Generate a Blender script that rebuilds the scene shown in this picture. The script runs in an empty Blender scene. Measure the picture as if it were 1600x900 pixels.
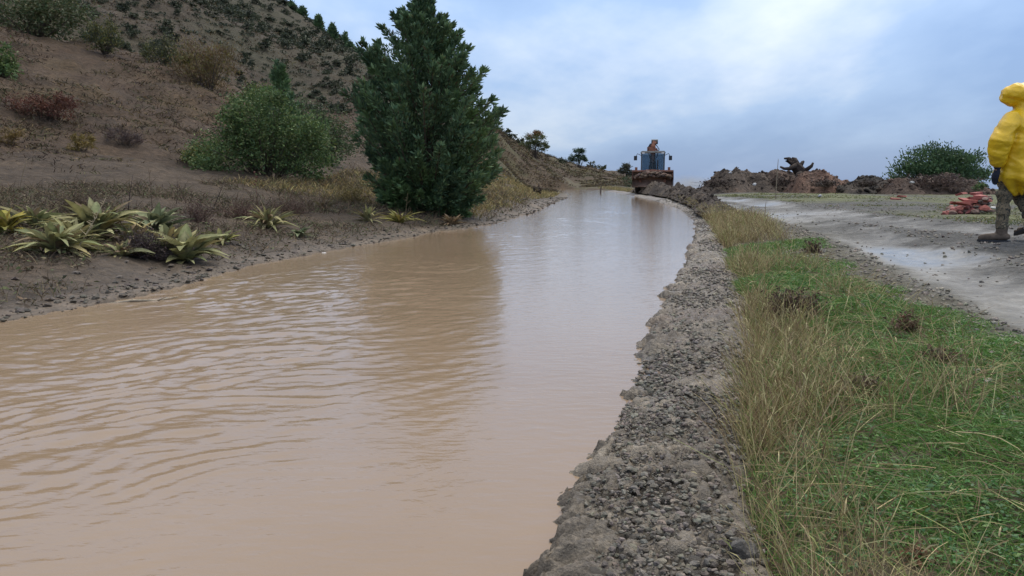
import bpy, math, random
import numpy as np
from mathutils import Vector, Matrix, Euler
R = math.radians
rng = np.random.default_rng(11)
random.seed(11)
SC = bpy.context.scene
COL = SC.collection

# ---------------------------------------------------------------- camera, sky, sun, exposure
CAM_H, PITCH, F = 1.0, R(7.9), 1209.0          # metres over the water, tilt down, focal length in 1600-px units
cam = bpy.data.cameras.new('camera'); camo = bpy.data.objects.new('camera', cam); COL.objects.link(camo)
camo.location = (0, 0, CAM_H); camo.rotation_euler = (R(90) - PITCH, 0, 0)
cam.sensor_width = 36; cam.lens = 36 * F / 1600; cam.clip_start = 0.05; cam.clip_end = 6000
SC.camera = camo

SUN_EL, SUN_AZ = R(52), R(35)                  # azimuth from +Y towards +X
W = bpy.data.worlds.new('World'); SC.world = W; W.use_nodes = True
nt = W.node_tree; nt.nodes.clear()
def N(t, **k):
    n = nt.nodes.new(t)
    for a, b in k.items():
        if a.startswith('i_'): n.inputs[int(a[2:])].default_value = b
        else: setattr(n, a, b)
    return n
def Lk(a, b): nt.links.new(a, b)
def Mth(op, a, b=None, clamp=False):
    n = N('ShaderNodeMath', operation=op, use_clamp=clamp)
    for i, v in enumerate((a, b)):
        if v is None: continue
        if isinstance(v, (int, float)): n.inputs[i].default_value = v
        else: Lk(v, n.inputs[i])
    return n.outputs[0]
sky = N('ShaderNodeTexSky', sky_type='NISHITA', sun_disc=False, sun_elevation=SUN_EL, sun_rotation=SUN_AZ)
sky.altitude = 800; sky.air_density = 1.0; sky.dust_density = 2.0
tc = N('ShaderNodeTexCoord'); sp = N('ShaderNodeSeparateXYZ'); Lk(tc.outputs['Generated'], sp.inputs[0])
zc = Mth('MAXIMUM', sp.outputs[2], 0.0); zd = Mth('ADD', zc, 0.22)
cv = N('ShaderNodeCombineXYZ'); Lk(Mth('DIVIDE', sp.outputs[0], zd), cv.inputs[0]); Lk(Mth('DIVIDE', sp.outputs[1], zd), cv.inputs[1])
mp = N('ShaderNodeMapping'); Lk(cv.outputs[0], mp.inputs[0])
mp.inputs['Rotation'].default_value = (0, 0, R(-38)); mp.inputs['Scale'].default_value = (1.0, 0.62, 1.0); mp.inputs['Location'].default_value = (3.1, 1.7, 0)
n1 = N('ShaderNodeTexNoise'); Lk(mp.outputs[0], n1.inputs['Vector'])
n1.inputs['Scale'].default_value = 0.75; n1.inputs['Detail'].default_value = 6; n1.inputs['Roughness'].default_value = 0.5; n1.inputs['Distortion'].default_value = 0.35
n2 = N('ShaderNodeTexNoise'); Lk(mp.outputs[0], n2.inputs['Vector'])
n2.inputs['Scale'].default_value = 2.1; n2.inputs['Detail'].default_value = 5; n2.inputs['Roughness'].default_value = 0.55
def lobe(px, py, power):
    e = math.atan((450 - py) / F) - PITCH
    v = Vector(((px - 800) / F, math.cos(e), math.sin(e))).normalized()
    d = N('ShaderNodeVectorMath', operation='DOT_PRODUCT'); Lk(tc.outputs['Generated'], d.inputs[0]); d.inputs[1].default_value = v
    return Mth('POWER', Mth('MAXIMUM', d.outputs['Value'], 0.0), power)
cl = Mth('ADD', Mth('MULTIPLY', n1.outputs[0], 0.75), Mth('MULTIPLY', n2.outputs[0], 0.42))
cl = Mth('ADD', cl, Mth('MULTIPLY', lobe(1270, 20, 70), 0.30))
cl = Mth('ADD', cl, Mth('MULTIPLY', lobe(800, 170, 90), 0.10))
cl = Mth('ADD', cl, Mth('MULTIPLY', lobe(1380, 270, 30), -0.20))
ramp = N('ShaderNodeValToRGB'); Lk(cl, ramp.inputs[0]); cr = ramp.color_ramp
cr.elements[0].position = 0.48; cr.elements[0].color = (0.25, 0.39, 0.66, 1)
cr.elements[1].position = 0.87; cr.elements[1].color = (0.78, 0.85, 0.94, 1)
e = cr.elements.new(0.65); e.color = (0.37, 0.52, 0.78, 1)
white = N('ShaderNodeMix', data_type='RGBA'); Lk(Mth('SUBTRACT', Mth('MULTIPLY', zc, 1.5), 0.35, True), white.inputs['Factor']); Lk(ramp.outputs[0], white.inputs[6]); white.inputs[7].default_value = (0.60, 0.60, 0.60, 1)   # overcast is whiter overhead
bright = N('ShaderNodeVectorMath', operation='SCALE'); Lk(white.outputs[2], bright.inputs[0])
Lk(Mth('ADD', Mth('MULTIPLY', zc, 15.0), 6.7), bright.inputs['Scale'])
mx = N('ShaderNodeMix', data_type='RGBA'); mx.inputs['Factor'].default_value = 0.88
Lk(sky.outputs[0], mx.inputs[6]); Lk(bright.outputs[0], mx.inputs[7])
bg = N('ShaderNodeBackground'); bg.inputs['Strength'].default_value = 0.1; Lk(mx.outputs[2], bg.inputs['Color'])
ow = N('ShaderNodeOutputWorld'); Lk(bg.outputs[0], ow.inputs['Surface'])

sun = bpy.data.lights.new('sun', 'SUN'); sun.energy = 1.5; sun.angle = R(25); sun.color = (1.0, 0.91, 0.76)
so = bpy.data.objects.new('sun', sun); COL.objects.link(so)
sd = Vector((math.sin(SUN_AZ) * math.cos(SUN_EL), math.cos(SUN_AZ) * math.cos(SUN_EL), math.sin(SUN_EL)))
so.rotation_euler = (-sd).to_track_quat('-Z', 'Y').to_euler(); so.location = (0, 0, 60)

SC.view_settings.view_transform = 'Standard'; SC.view_settings.look = 'None'
SC.view_settings.exposure = 0.42; SC.view_settings.gamma = 1.0; SC.view_settings.use_curve_mapping = False
SC.cycles.max_bounces = 6; SC.cycles.diffuse_bounces = 3; SC.cycles.glossy_bounces = 3; SC.cycles.transparent_max_bounces = 8
SC.cycles.volume_bounces = 0; SC.cycles.use_denoising = True

# ---------------------------------------------------------------- measuring from the photograph to metres
SP, CP = math.sin(PITCH), math.cos(PITCH)
def elev(py): return math.tan(math.atan((450 - py) / F) - PITCH)        # (z - CAM_H) / y
def gpt(px, py, z):                                                     # point of that picture spot on level z
    e = elev(py); y = (z - CAM_H) / e
    return ((px - 800) / F * (y * CP - (z - CAM_H) * SP), y)
def xat(px, y, z=0.5): return (px - 800) / F * (y * CP - (z - CAM_H) * SP)
def zat(py, y): return CAM_H + y * elev(py)

# ---------------------------------------------------------------- noise
def _h(ix, iy, iz, seed):
    if True:
        h = (ix.astype(np.int64) * 374761393 + iy.astype(np.int64) * 668265263 + iz.astype(np.int64) * 2147483647 + seed * 974634777) & 0xFFFFFFFF
        h = ((h ^ (h >> 13)) * 1274126177) & 0xFFFFFFFF
        h = ((h ^ (h >> 16)) * 2246822519) & 0xFFFFFFFF
        h = h ^ (h >> 15)
    return (h & 0xFFFFFF) / float(0xFFFFFF)
def vn(x, y, z=None, seed=0):
    x = np.asarray(x, float); y = np.asarray(y, float); z = np.zeros_like(x) if z is None else np.asarray(z, float)
    x0, y0, z0 = np.floor(x), np.floor(y), np.floor(z); fx, fy, fz = x - x0, y - y0, z - z0
    fx, fy, fz = [f * f * (3 - 2 * f) for f in (fx, fy, fz)]
    r = 0
    zs = (0, 1) if np.any(fz > 0) else (0,)
    for a in (0, 1):
        for b in (0, 1):
            for c in zs:
                w = (fx if a else 1 - fx) * (fy if b else 1 - fy) * (fz if c else 1 - fz)
                r = r + w * _h(x0 + a, y0 + b, z0 + c, seed)
    return r * 2 - 1
def fbm(x, y, z=None, o=4, seed=0, g=0.5):
    r, a, f = 0, 1.0, 1.0
    for i in range(o):
        r = r + a * vn(np.asarray(x) * f + 17.3 * i, np.asarray(y) * f + 9.1 * i, None if z is None else np.asarray(z) * f, seed + i)
        a *= g; f *= 2.03
    return r
def worley(x, y, seed=0):
    x0, y0 = np.floor(x), np.floor(y); best = np.full(np.shape(x), 9.0); bid = np.zeros(np.shape(x))
    for a in (-1, 0, 1):
        for b in (-1, 0, 1):
            cx, cy = x0 + a, y0 + b; z0 = np.zeros_like(cx); jx, jy, h = _h(cx, cy, z0, seed), _h(cx, cy, z0, seed + 1), _h(cx, cy, z0, seed + 2)
            d = np.hypot(cx + jx - x, cy + jy - y) / (.55 + .6 * h); m = d < best; best = np.where(m, d, best); bid = np.where(m, h, bid)
    return best, bid
def sstep(a, b, x): t = np.clip((x - a) / (b - a), 0, 1); return t * t * (3 - 2 * t)

# ---------------------------------------------------------------- mesh helpers
def newobj(name, me, mat=None, parent=None, label=None, cat=None, group=None, kind=None):
    o = bpy.data.objects.new(name, me); COL.objects.link(o)
    if mat is not None and me is not None and not me.materials: me.materials.append(mat)
    if parent is not None: o.parent = parent
    return tag(o, label, cat, group, kind)
def tag(o, label=None, cat=None, group=None, kind=None):
    for k, v in (('label', label), ('category', cat), ('group', group), ('kind', kind)):
        if v: o[k] = v
    return o
def thing(name, loc, label, cat, group=None, rz=0.0):
    o = newobj(name, None, label=label, cat=cat, group=group); o.location = loc; o.rotation_euler = (0, 0, rz); return o
class MB:
    def __init__(s): s.V, s.F, s.C, s.n = [], [], [], 0
    def add(s, V, Fs, C=(1, 1, 1)):
        V = np.asarray(V, float).reshape(-1, 3)
        for f in Fs:
            f = np.asarray(f, int)
            if f.size: s.F.append(f + s.n)
        C = np.asarray(C, float)
        s.C.append(np.broadcast_to(C, V.shape) if C.ndim == 1 else C)
        s.V.append(V); s.n += len(V); return s
    def mesh(s, name, mat=None, smooth=False):
        V = np.concatenate(s.V); C = np.concatenate(s.C)
        me = bpy.data.meshes.new(name); me.vertices.add(len(V)); me.vertices.foreach_set('co', V.astype(np.float32).ravel())
        idx = np.concatenate([f.ravel() for f in s.F]).astype(np.int32)
        tot = np.concatenate([np.full(len(f), f.shape[1]) for f in s.F]).astype(np.int32)
        st = np.concatenate([[0], np.cumsum(tot)[:-1]]).astype(np.int32)
        me.loops.add(len(idx)); me.loops.foreach_set('vertex_index', idx)
        me.polygons.add(len(tot)); me.polygons.foreach_set('loop_start', st); me.polygons.foreach_set('loop_total', tot)
        me.polygons.foreach_set('use_smooth', np.full(len(tot), bool(smooth)))
        at = me.attributes.new('tint', 'FLOAT_COLOR', 'POINT')
        at.data.foreach_set('color', np.concatenate([C, np.ones((len(C), 1))], 1).astype(np.float32).ravel())
        me.update(calc_edges=True); me.validate()
        if mat is not None: me.materials.append(mat)
        return me
    def build(s, name, mat, parent=None, smooth=False, **k): return newobj(name, s.mesh(name, mat, smooth), None, parent, **k)
def unit(v): v = np.asarray(v, float); return v / np.maximum(np.linalg.norm(v, axis=-1, keepdims=True), 1e-9)
def rdir(n, up=None):
    v = unit(rng.normal(size=(n, 3)))
    return v
def ribbons(mb, P, D, L, Wd, droop=0.0, nseg=3, prof=None, C=(1, 1, 1), side=None, tipc=1.0, wob=0.0):
    """blades: from P along D, length L, width Wd, bending over by droop"""
    P = np.asarray(P, float); n = len(P); D = unit(D); L = np.broadcast_to(L, (n,)); Wd = np.broadcast_to(Wd, (n,)); dr = np.broadcast_to(droop, (n,))
    if side is None: side = unit(np.cross(D, rng.normal(size=(n, 3))))
    t = np.linspace(0, 1, nseg + 1)
    prof = (1 - t * 0.85) if prof is None else np.asarray(prof)
    hz = D.copy(); hz[:, 2] = 0; hz = unit(hz + 1e-4)
    off = rng.normal(size=(n, 3)) * wob
    pts = P[:, None] + L[:, None, None] * (D[:, None] * t[None, :, None] + dr[:, None, None] * (t ** 2)[None, :, None] * (hz * 0.45 + np.array([0, 0, -0.75]))[:, None] + off[:, None] * np.sin(t * math.pi)[None, :, None])
    s = side[:, None] * (Wd[:, None] * prof[None])[:, :, None] * 0.5
    lv = np.stack([pts - s, pts + s], 2)[:, :nseg]                       # n, nseg, 2, 3
    V = np.concatenate([lv.reshape(n, -1, 3), pts[:, -1:]], 1)
    k = 2 * nseg + 1; b = np.arange(n)[:, None] * k
    q = [np.concatenate([b + 2 * i, b + 2 * i + 1, b + 2 * i + 3, b + 2 * i + 2], 1) for i in range(nseg - 1)]
    tr = np.concatenate([b + 2 * nseg - 2, b + 2 * nseg - 1, b + 2 * nseg], 1)
    C = np.broadcast_to(np.asarray(C, float), (n, 3)); cc = np.repeat(C[:, None], k, 1).copy()
    g = np.repeat(1 + (tipc - 1) * t[:nseg], 2); cc[:, :-1] *= g[None, :, None]; cc[:, -1] *= tipc
    mb.add(V, [np.concatenate(q)] * bool(q) + [tr], cc.reshape(-1, 3))
def tube(mb, pts, rad, ns=6, C=(1, 1, 1), cap=True):
    pts = np.asarray(pts, float); m = len(pts); rad = np.broadcast_to(rad, (m,))
    T = unit(np.gradient(pts, axis=0)); ref = np.array([0, 0, 1.0]) if abs(T[0, 2]) < 0.9 else np.array([1.0, 0, 0])
    V = []
    for i in range(m):
        a = unit(np.cross(T[i], ref)); b = np.cross(T[i], a); ref = np.cross(a, T[i]) if False else ref
        an = np.arange(ns) * 2 * math.pi / ns
        V.append(pts[i] + rad[i] * (np.cos(an)[:, None] * a + np.sin(an)[:, None] * b))
    V = np.concatenate(V); q = []
    for i in range(m - 1):
        j = np.arange(ns); q.append(np.stack([i * ns + j, i * ns + (j + 1) % ns, (i + 1) * ns + (j + 1) % ns, (i + 1) * ns + j], 1))
    Fs = [np.concatenate(q)]
    if cap: Fs += [np.arange(ns)[None, ::-1], (np.arange(ns) + (m - 1) * ns)[None]]
    mb.add(V, Fs, C)
def hexa(mb, b, t, C=(1, 1, 1)):                                        # 4 bottom corners, 4 top corners
    mb.add(list(b) + list(t), [[[0, 3, 2, 1], [4, 5, 6, 7], [0, 1, 5, 4], [1, 2, 6, 5], [2, 3, 7, 6], [3, 0, 4, 7]]], C)
def boxm(mb, c, s, rx=0, ry=0, rz=0, C=(1, 1, 1)):
    M = np.array(Euler((rx, ry, rz)).to_matrix()); x, y, z = np.asarray(s) / 2
    b = np.array([(-x, -y, -z), (x, -y, -z), (x, y, -z), (-x, y, -z)]); t = b + [0, 0, 2 * z]
    hexa(mb, b @ M.T + c, t @ M.T + c, C)
def ico(sub):
    import bmesh
    bm = bmesh.new(); bmesh.ops.create_icosphere(bm, subdivisions=sub, radius=1)
    bm.verts.ensure_lookup_table(); V = np.array([v.co[:] for v in bm.verts]); Fc = np.array([[v.index for v in f.verts] for f in bm.faces]); bm.free(); return V, Fc
ICO1, ICO2, ICO3 = ico(1), ico(2), ico(3)
def stones(mb, P, S, base, C, flat=0.7, rough=0.28):
    """angular lumps at P, sizes S"""
    V, Fc = base; n = len(P); k = len(V)
    q = unit(rng.normal(size=(n, 4))); w, x, y, z = q.T
    M = np.stack([1 - 2 * (y * y + z * z), 2 * (x * y - z * w), 2 * (x * z + y * w), 2 * (x * y + z * w), 1 - 2 * (x * x + z * z), 2 * (y * z - x * w), 2 * (x * z - y * w), 2 * (y * z + x * w), 1 - 2 * (x * x + y * y)], 1).reshape(n, 3, 3)
    a = 1 + rng.uniform(-0.3, 0.3, (n, 1, 3))
    B = V[None] * a * (1 + rng.normal(size=(n, k, 1)) * rough * 0.6)
    B = np.einsum('nij,nkj->nki', M, B); B[:, :, 2] *= flat
    B = B * np.asarray(S)[:, None, None] + np.asarray(P)[:, None]
    Fa = (Fc[None] + (np.arange(n) * k)[:, None, None]).reshape(-1, 3)
    C = np.broadcast_to(np.asarray(C, float), (n, 3))
    mb.add(B.reshape(-1, 3), [Fa], np.repeat(C, k, 0))

# ---------------------------------------------------------------- materials
def material(name, rough=0.8, spec=0.3, var=0.35, scale=20.0, bump=0.0, bscale=60.0, base=None, trans=0.0, metallic=0.0, var2=0.0, scale2=1.0, coat=0.0, detail=5):
    m = bpy.data.materials.new(name); m.use_nodes = True; t = m.node_tree; b = t.nodes['Principled BSDF']
    def nn(ty): return t.nodes.new(ty)
    if base is None:
        at = nn('ShaderNodeAttribute'); at.attribute_name = 'tint'; col = at.outputs['Color']
    else:
        c = nn('ShaderNodeRGB'); c.outputs[0].default_value = (*base, 1); col = c.outputs[0]
    co = nn('ShaderNodeTexCoord')
    def noise_mul(col, sc, amt):
        no = nn('ShaderNodeTexNoise'); no.inputs['Scale'].default_value = sc; no.inputs['Detail'].default_value = detail; no.inputs['Roughness'].default_value = 0.62
        t.links.new(co.outputs['Object'], no.inputs['Vector'])
        mr = nn('ShaderNodeMapRange'); mr.inputs['From Min'].default_value = 0.3; mr.inputs['From Max'].default_value = 0.7
        mr.inputs['To Min'].default_value = 1 - amt; mr.inputs['To Max'].default_value = 1 + amt; t.links.new(no.outputs[0], mr.inputs['Value'])
        s = nn('ShaderNodeVectorMath'); s.operation = 'SCALE'; t.links.new(col, s.inputs[0]); t.links.new(mr.outputs[0], s.inputs['Scale']); return s.outputs[0]
    if var: col = noise_mul(col, scale, var)
    if var2: col = noise_mul(col, scale2, var2)
    t.links.new(col, b.inputs['Base Color'])
    b.inputs['Roughness'].default_value = rough; b.inputs['Specular IOR Level'].default_value = spec; b.inputs['Metallic'].default_value = metallic; b.inputs['Coat Weight'].default_value = coat
    if bump:
        no = nn('ShaderNodeTexNoise'); no.inputs['Scale'].default_value = bscale; no.inputs['Detail'].default_value = 6; no.inputs['Roughness'].default_value = 0.65
        t.links.new(co.outputs['Object'], no.inputs['Vector'])
        bu = nn('ShaderNodeBump'); bu.inputs['Strength'].default_value = 1.0; bu.inputs['Distance'].default_value = bump
        t.links.new(no.outputs[0], bu.inputs['Height']); t.links.new(bu.outputs[0], b.inputs['Normal'])
    if trans:
        tr = nn('ShaderNodeBsdfTranslucent'); t.links.new(col, tr.inputs['Color']); ms = nn('ShaderNodeMixShader'); ms.inputs[0].default_value = trans
        t.links.new(b.outputs[0], ms.inputs[1]); t.links.new(tr.outputs[0], ms.inputs[2]); t.links.new(ms.outputs[0], t.nodes['Material Output'].inputs['Surface'])
    return m
M_LEAF = material('foliage', 0.6, 0.25, 0.25, 3.0, trans=0.25)
M_NEEDLE = material('juniper_foliage', 0.65, 0.2, 0.3, 2.0, trans=0.12)
M_GRASS = material('grass_blades', 0.55, 0.3, 0.15, 6.0, trans=0.3)
M_STRAW = material('dry_stalks', 0.7, 0.2, 0.2, 8.0, trans=0.15)
M_BARK = material('bark', 0.9, 0.2, 0.4, 25, 0.01, 60)
M_STONE = material('stone', 0.6, 0.4, 0.4, 45, 0.010, 70)
M_BERM = material('berm_mud', 0.5, 0.45, 0.4, 9, 0.03, 40, var2=0.35, scale2=55)
M_HEAP = material('heap_soil', 0.9, 0.2, 0.4, 2.0, 0.10, 9, var2=0.4, scale2=11)

# ---------------------------------------------------------------- the lie of the land
LSH = [gpt(px, py, 0) for px, py in [(-400, 592), (-200, 548), (0, 505), (100, 486), (200, 466), (300, 441), (400, 415), (480, 399), (560, 385), (640, 371), (700, 361), (760, 352), (800, 343), (835, 331), (862, 319), (887, 308)]] + [(4.3, 60), (4.9, 78), (4.6, 88), (3.0, 96)]
RSH = [gpt(px, py, 0) for px, py in [(800, 960), (828, 900), (885, 770), (935, 690), (978, 610), (995, 550), (1008, 500), (1035, 455), (1060, 420), (1078, 390), (1088, 365), (1089, 352), (1084, 342), (1060, 326), (1030, 316), (1000, 309)]] + [(8.7, 62), (9.2, 78), (8.4, 90), (6.0, 98)]
def along(pts):
    a = np.array(sorted(pts, key=lambda p: p[1])); s0 = (a[1, 0] - a[0, 0]) / (a[1, 1] - a[0, 1])
    def f(y): y = np.asarray(y, float); return np.where(y < a[0, 1], a[0, 0] + (y - a[0, 1]) * s0, np.interp(y, a[:, 1], a[:, 0]))
    return f
_xl, _xr = along(LSH), along(RSH)
def xl(y): return _xl(y) + 0.07 * fbm(np.asarray(y) * 1.3, np.asarray(y) * 0 + 3, o=4, seed=3) * np.clip(np.asarray(y) / 9, 0.5, 2)
def xr(y): return _xr(y) + 0.045 * fbm(np.asarray(y) * 2.1, np.asarray(y) * 0 + 7, o=4, seed=5)
_xb = along([gpt(px, py, 0.12) for px, py in [(1225, 930), (1205, 860), (1178, 700), (1166, 600), (1159, 500), (1150, 430), (1128, 378), (1112, 350), (1088, 324), (1050, 309)]] + [(9.6, 62), (10.2, 78), (9.4, 91), (7.0, 99)])
def xb(y): return _xb(y) + 0.055 * fbm(np.asarray(y) * 1.7, np.asarray(y) * 0 + 1, o=3, seed=9)
# hillside on the far bank: for each bearing, what rises at which distance
COLS = {
 -200: [(540, 4.9), (440, 6.6), (330, 10.5), (295, 13), (230, 20), (120, 28), (20, 39), (10, 55), (-150, 110), (-200, 170), (-150, 320)],
 0:   [(500, 5.6), (430, 7), (330, 11), (298, 14), (236, 21), (140, 29), (40, 42), (30, 58), (-110, 115), (-160, 170), (-110, 320)],
 150: [(470, 6.6), (415, 7.8), (322, 12.5), (290, 16), (242, 23), (160, 31), (78, 45), (66, 62), (-60, 120), (-115, 170), (-60, 320)],
 300: [(436, 8.2), (385, 9.7), (332, 13.5), (296, 17), (264, 24), (190, 33), (108, 49), (98, 66), (-20, 125), (-62, 170), (0, 320)],
 450: [(402, 10.4), (370, 12), (330, 16), (300, 20), (276, 26), (212, 38), (170, 53), (155, 70), (55, 125), (3, 160), (60, 320)],
 560: [(383, 12.2), (355, 14.3), (326, 18), (302, 22), (272, 32), (222, 46), (195, 62), (86, 150), (130, 320)],
 700: [(359, 16), (338, 18.5), (320, 22), (303, 28), (274, 42), (225, 72), (160, 145), (190, 320)],
 780: [(346, 19.6), (328, 22), (310, 27), (293, 38), (264, 62), (206, 135), (225, 320)],
 830: [(331, 25), (313, 28), (301, 38), (294, 58), (286, 82), (262, 105), (236, 138), (248, 320)],
 900: [(306, 48), (301, 58), (296, 80), (293.5, 96), (286, 112), (272, 132), (258, 155), (266, 320)],
 980: [(300, 60), (295, 80), (289, 112), (280, 150), (271, 195), (276, 320), (300, 900)],
 1060: [(303, 38), (300, 55), (302, 90), (305, 200), (309, 800), (310, 3000)],
 1700: [(303, 38), (300, 55), (303, 90), (306, 200), (309, 800), (310, 3000)],
}
CT = np.array([(p - 800) / F * CP for p in COLS]); CPROF = [(np.log([y for _, y in v]), np.array([zat(py, y) for py, y in v])) for v in COLS.values()]
def table(x, y):
    ye = np.where(y > 0.01, y, 0.01); t = x / ye
    out = (t < CT[0]) | (y <= 0.01)
    ye = np.where(out & (x < 0), -x / -CT[0], ye); t = np.clip(np.where(out, np.where(x < 0, CT[0], CT[-1]), t), CT[0], CT[-1])
    ye = np.maximum(ye, 0.5); ly = np.log(ye)
    Z = np.stack([np.interp(ly, a, b) for a, b in CPROF]); i = np.clip(np.searchsorted(CT, t) - 1, 0, len(CT) - 2)
    f = (t - CT[i]) / (CT[i + 1] - CT[i]); k = np.arange(len(t))
    return Z[i, k] * (1 - f) + Z[i + 1, k] * f
def ground(x, y, fine=True):
    x = np.atleast_1d(np.asarray(x, float)).ravel(); y = np.atleast_1d(np.asarray(y, float)).ravel()
    s = xl(y) - x; r = x - xr(y); rb = x - xb(y)
    T = table(x, y); n1 = fbm(x * 0.9, y * 0.9, o=4, seed=21); n2 = fbm(x * 7, y * 7, o=3, seed=31)
    dist = np.hypot(x, y)
    T = T + fbm(x * 0.055, y * 0.055, o=3, seed=41) * 0.9 * sstep(22, 60, dist) * sstep(6, 25, s) * (x < 3)
    T = T + (np.abs(fbm(x * .5 + y * .25, y * 1.3 - x * .35, o=3, seed=47)) * .22 - .05) * sstep(20, 34, dist) * (s > 6)
    T = T + n1 * 0.07 * sstep(10, 30, dist) * (s > 0) + np.abs(fbm(x * 0.45, y * 0.45, o=4, seed=45)) * 0.28 * sstep(18, 35, dist) * (s > 4)
    T = T + (np.abs(fbm(x * .4, y * .16, o=4, seed=49)) * .5 - .15) * sstep(100, 112, y) * sstep(260, 170, dist) * (x > -20)
    low = 0.03 + 0.045 * np.clip(s, 0, 6) + np.clip(s - 6, 0, 99) * 0.12
    left = np.where(y < 4.6, low + (np.maximum(T, 0.03) - low) * sstep(2.0, 4.6, y), np.maximum(T, 0.03))
    left = left * sstep(-0.1, 1.0 + .15 * np.clip(y - 30, 0, 70), s) + 0.015 + n1 * 0.02 + np.abs(n2) * 0.022 * sstep(0, .3, s)
    right = np.interp(rb, [-0.12, 0.0, 0.05, 0.4, 3.0, 4.5], [-0.16, -0.02, 0.05, 0.11, 0.30, 0.34]) + n1 * 0.018 * sstep(.1, .6, rb) + n2 * 0.010
    far = sstep(55, 105, y); right = right * (1 - far) + T * far
    can = -0.03 - 0.4 * sstep(0.0, 0.5, np.minimum(-s, -r))
    z = np.where(s > 0, left, np.where(r > -0.02, right, can))
    for f_, w_ in TRK: z = z - .035 * (x > xb(y)) * sstep(w_ * .9, w_ * .3, np.abs(x - f_(y) + .1 * n1)) * (y < 60)
    fk = sstep(93, 106, y); z = z * (1 - fk) + T * fk
    return z
def gz(x, y): return float(ground([x], [y])[0])

# road: two wheel tracks of pale wet mud beside the canal
def line(pxs, z): a = [gpt(px, py, z) for px, py in pxs]; return along(a)
TRK = [(along([gpt(px, py, .34) for px, py in [(1600, 362), (1480, 352), (1400, 344), (1300, 330), (1230, 319), (1160, 309)]] + [(9.4, 45), (12, 70), (15, 110)]), 0.62),
       (along([gpt(px, py, .34) for px, py in [(1600, 432), (1500, 400), (1420, 376), (1350, 356), (1290, 342), (1210, 323)]] + [(7.6, 32), (8.6, 45), (11, 70), (14, 110)]), 0.55)]
grn = along([gpt(px, py, .3) for px, py in [(1700, 580), (1600, 525), (1480, 470), (1390, 435), (1310, 400), (1255, 360), (1215, 335)]] + [(6.4, 27), (8.5, 40), (11, 80)])

th = np.concatenate([np.linspace(-180, -58, 50)[:-1], np.linspace(-58, 58, 390), np.linspace(58, 180, 50)[1:-1]])
rr = np.exp(np.linspace(math.log(0.25), math.log(3000), 440))
TH, RR = np.meshgrid(np.radians(th), rr); X = RR * np.sin(TH); Y = RR * np.cos(TH)
x, y = X.ravel(), Y.ravel(); z = ground(x, y)
nt_, nr = len(th), len(rr)
i, j = np.meshgrid(np.arange(nr - 1), np.arange(nt_), indexing='ij'); j2 = (j + 1) % nt_
q = np.stack([i * nt_ + j, i * nt_ + j2, (i + 1) * nt_ + j2, (i + 1) * nt_ + j], -1).reshape(-1, 4)
s = xl(y) - x; rb = x - xb(y); dist = np.hypot(x, y)
def mixc(a, b, f): return a * (1 - f[:, None]) + np.asarray(b, float) * f[:, None]
na = fbm(x * .35, y * .35, o=4, seed=51); nb = fbm(x * 1.7, y * 1.7, o=4, seed=61); nc = fbm(x * 0.06, y * 0.06, o=4, seed=71)
c = np.tile(np.array([0.066, 0.052, 0.040]), (len(x), 1))                                  # dark bank mud
c = mixc(c, (0.125, 0.103, 0.082), sstep(.45, .0, np.abs(s - 0.12)) * 0.65)                # pale silty margin
slope = sstep(9, 14, s) * sstep(17, 23, dist) * (x < 30)
c = mixc(c, (0.050, 0.034, 0.024), slope * (0.75 + .25 * np.clip(nb, -1, 1)))
c = mixc(c, (0.075, 0.054, 0.030), slope * np.clip(na * 1.3, 0, 1) * 0.6)                  # withered grass
farh = slope * sstep(55, 85, dist) * sstep(9, -2, x)
c = mixc(c, (0.056, 0.042, 0.034), farh * 0.9)
c = mixc(c, (0.044, 0.046, 0.029), farh * np.clip(nc * 1.6, 0, 1) * .5)
low = sstep(40, 70, dist) * (x > -6) * (s > -20)
c = mixc(c, (0.060, 0.044, 0.029), low * 0.8); c = mixc(c, (0.07, 0.072, 0.034), low * np.clip(na * 1.5, 0, .6))
right = (rb > 0) & (y < 110)
gsoil = np.array([0.085, 0.075, 0.05]); c[right] = gsoil
plain = right * sstep(0.0, 1.2, x - grn(y))
c = mixc(c, (0.070, 0.067, 0.063), plain * 1.0)
verge = right * sstep(0.6, 1.3, x - TRK[0][0](y) + 0.4 * nb)
c = mixc(c, (0.105, 0.11, 0.05), verge * np.clip(0.6 + na, 0, 1))
wet = np.where(s > 0, 0.35 * sstep(2.0, 0, s), 0.12) * (dist < 60)
for f, w in TRK:
    d = np.abs(x - f(y) + 0.10 * nb); m = right * sstep(w * 1.25, w * 0.45, d + 0.16 * nb) * sstep(75, 40, y)
    c = mixc(c, (0.150, 0.145, 0.138), m * 0.8 * np.clip(.75 + .5 * fbm(x * 3, y * 1.2, o=3, seed=75), .2, 1)); wet = np.maximum(wet, m * np.clip(0.55 + 0.5 * na, 0, .95))
c = np.where((right & (x > grn(y) - .2))[:, None], c * [.98, .98, .97], c * (np.array([1.05, .985, .90]) * (1 - farh[:, None]) + np.array([.92, .96, .86]) * farh[:, None])); mb = MB(); mb.add(np.stack([x, y, z], 1), [q], c); me = mb.mesh('ground', None, True)
at = me.attributes.new('wet', 'FLOAT', 'POINT'); at.data.foreach_set('value', np.clip(wet, 0, 1).astype(np.float32))
mt = bpy.data.materials.new('soil'); mt.use_nodes = True; t_ = mt.node_tree; nt = t_; b = t_.nodes['Principled BSDF']
a1 = N('ShaderNodeAttribute', attribute_name='tint'); a2 = N('ShaderNodeAttribute', attribute_name='wet'); co = N('ShaderNodeTexCoord')
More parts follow.
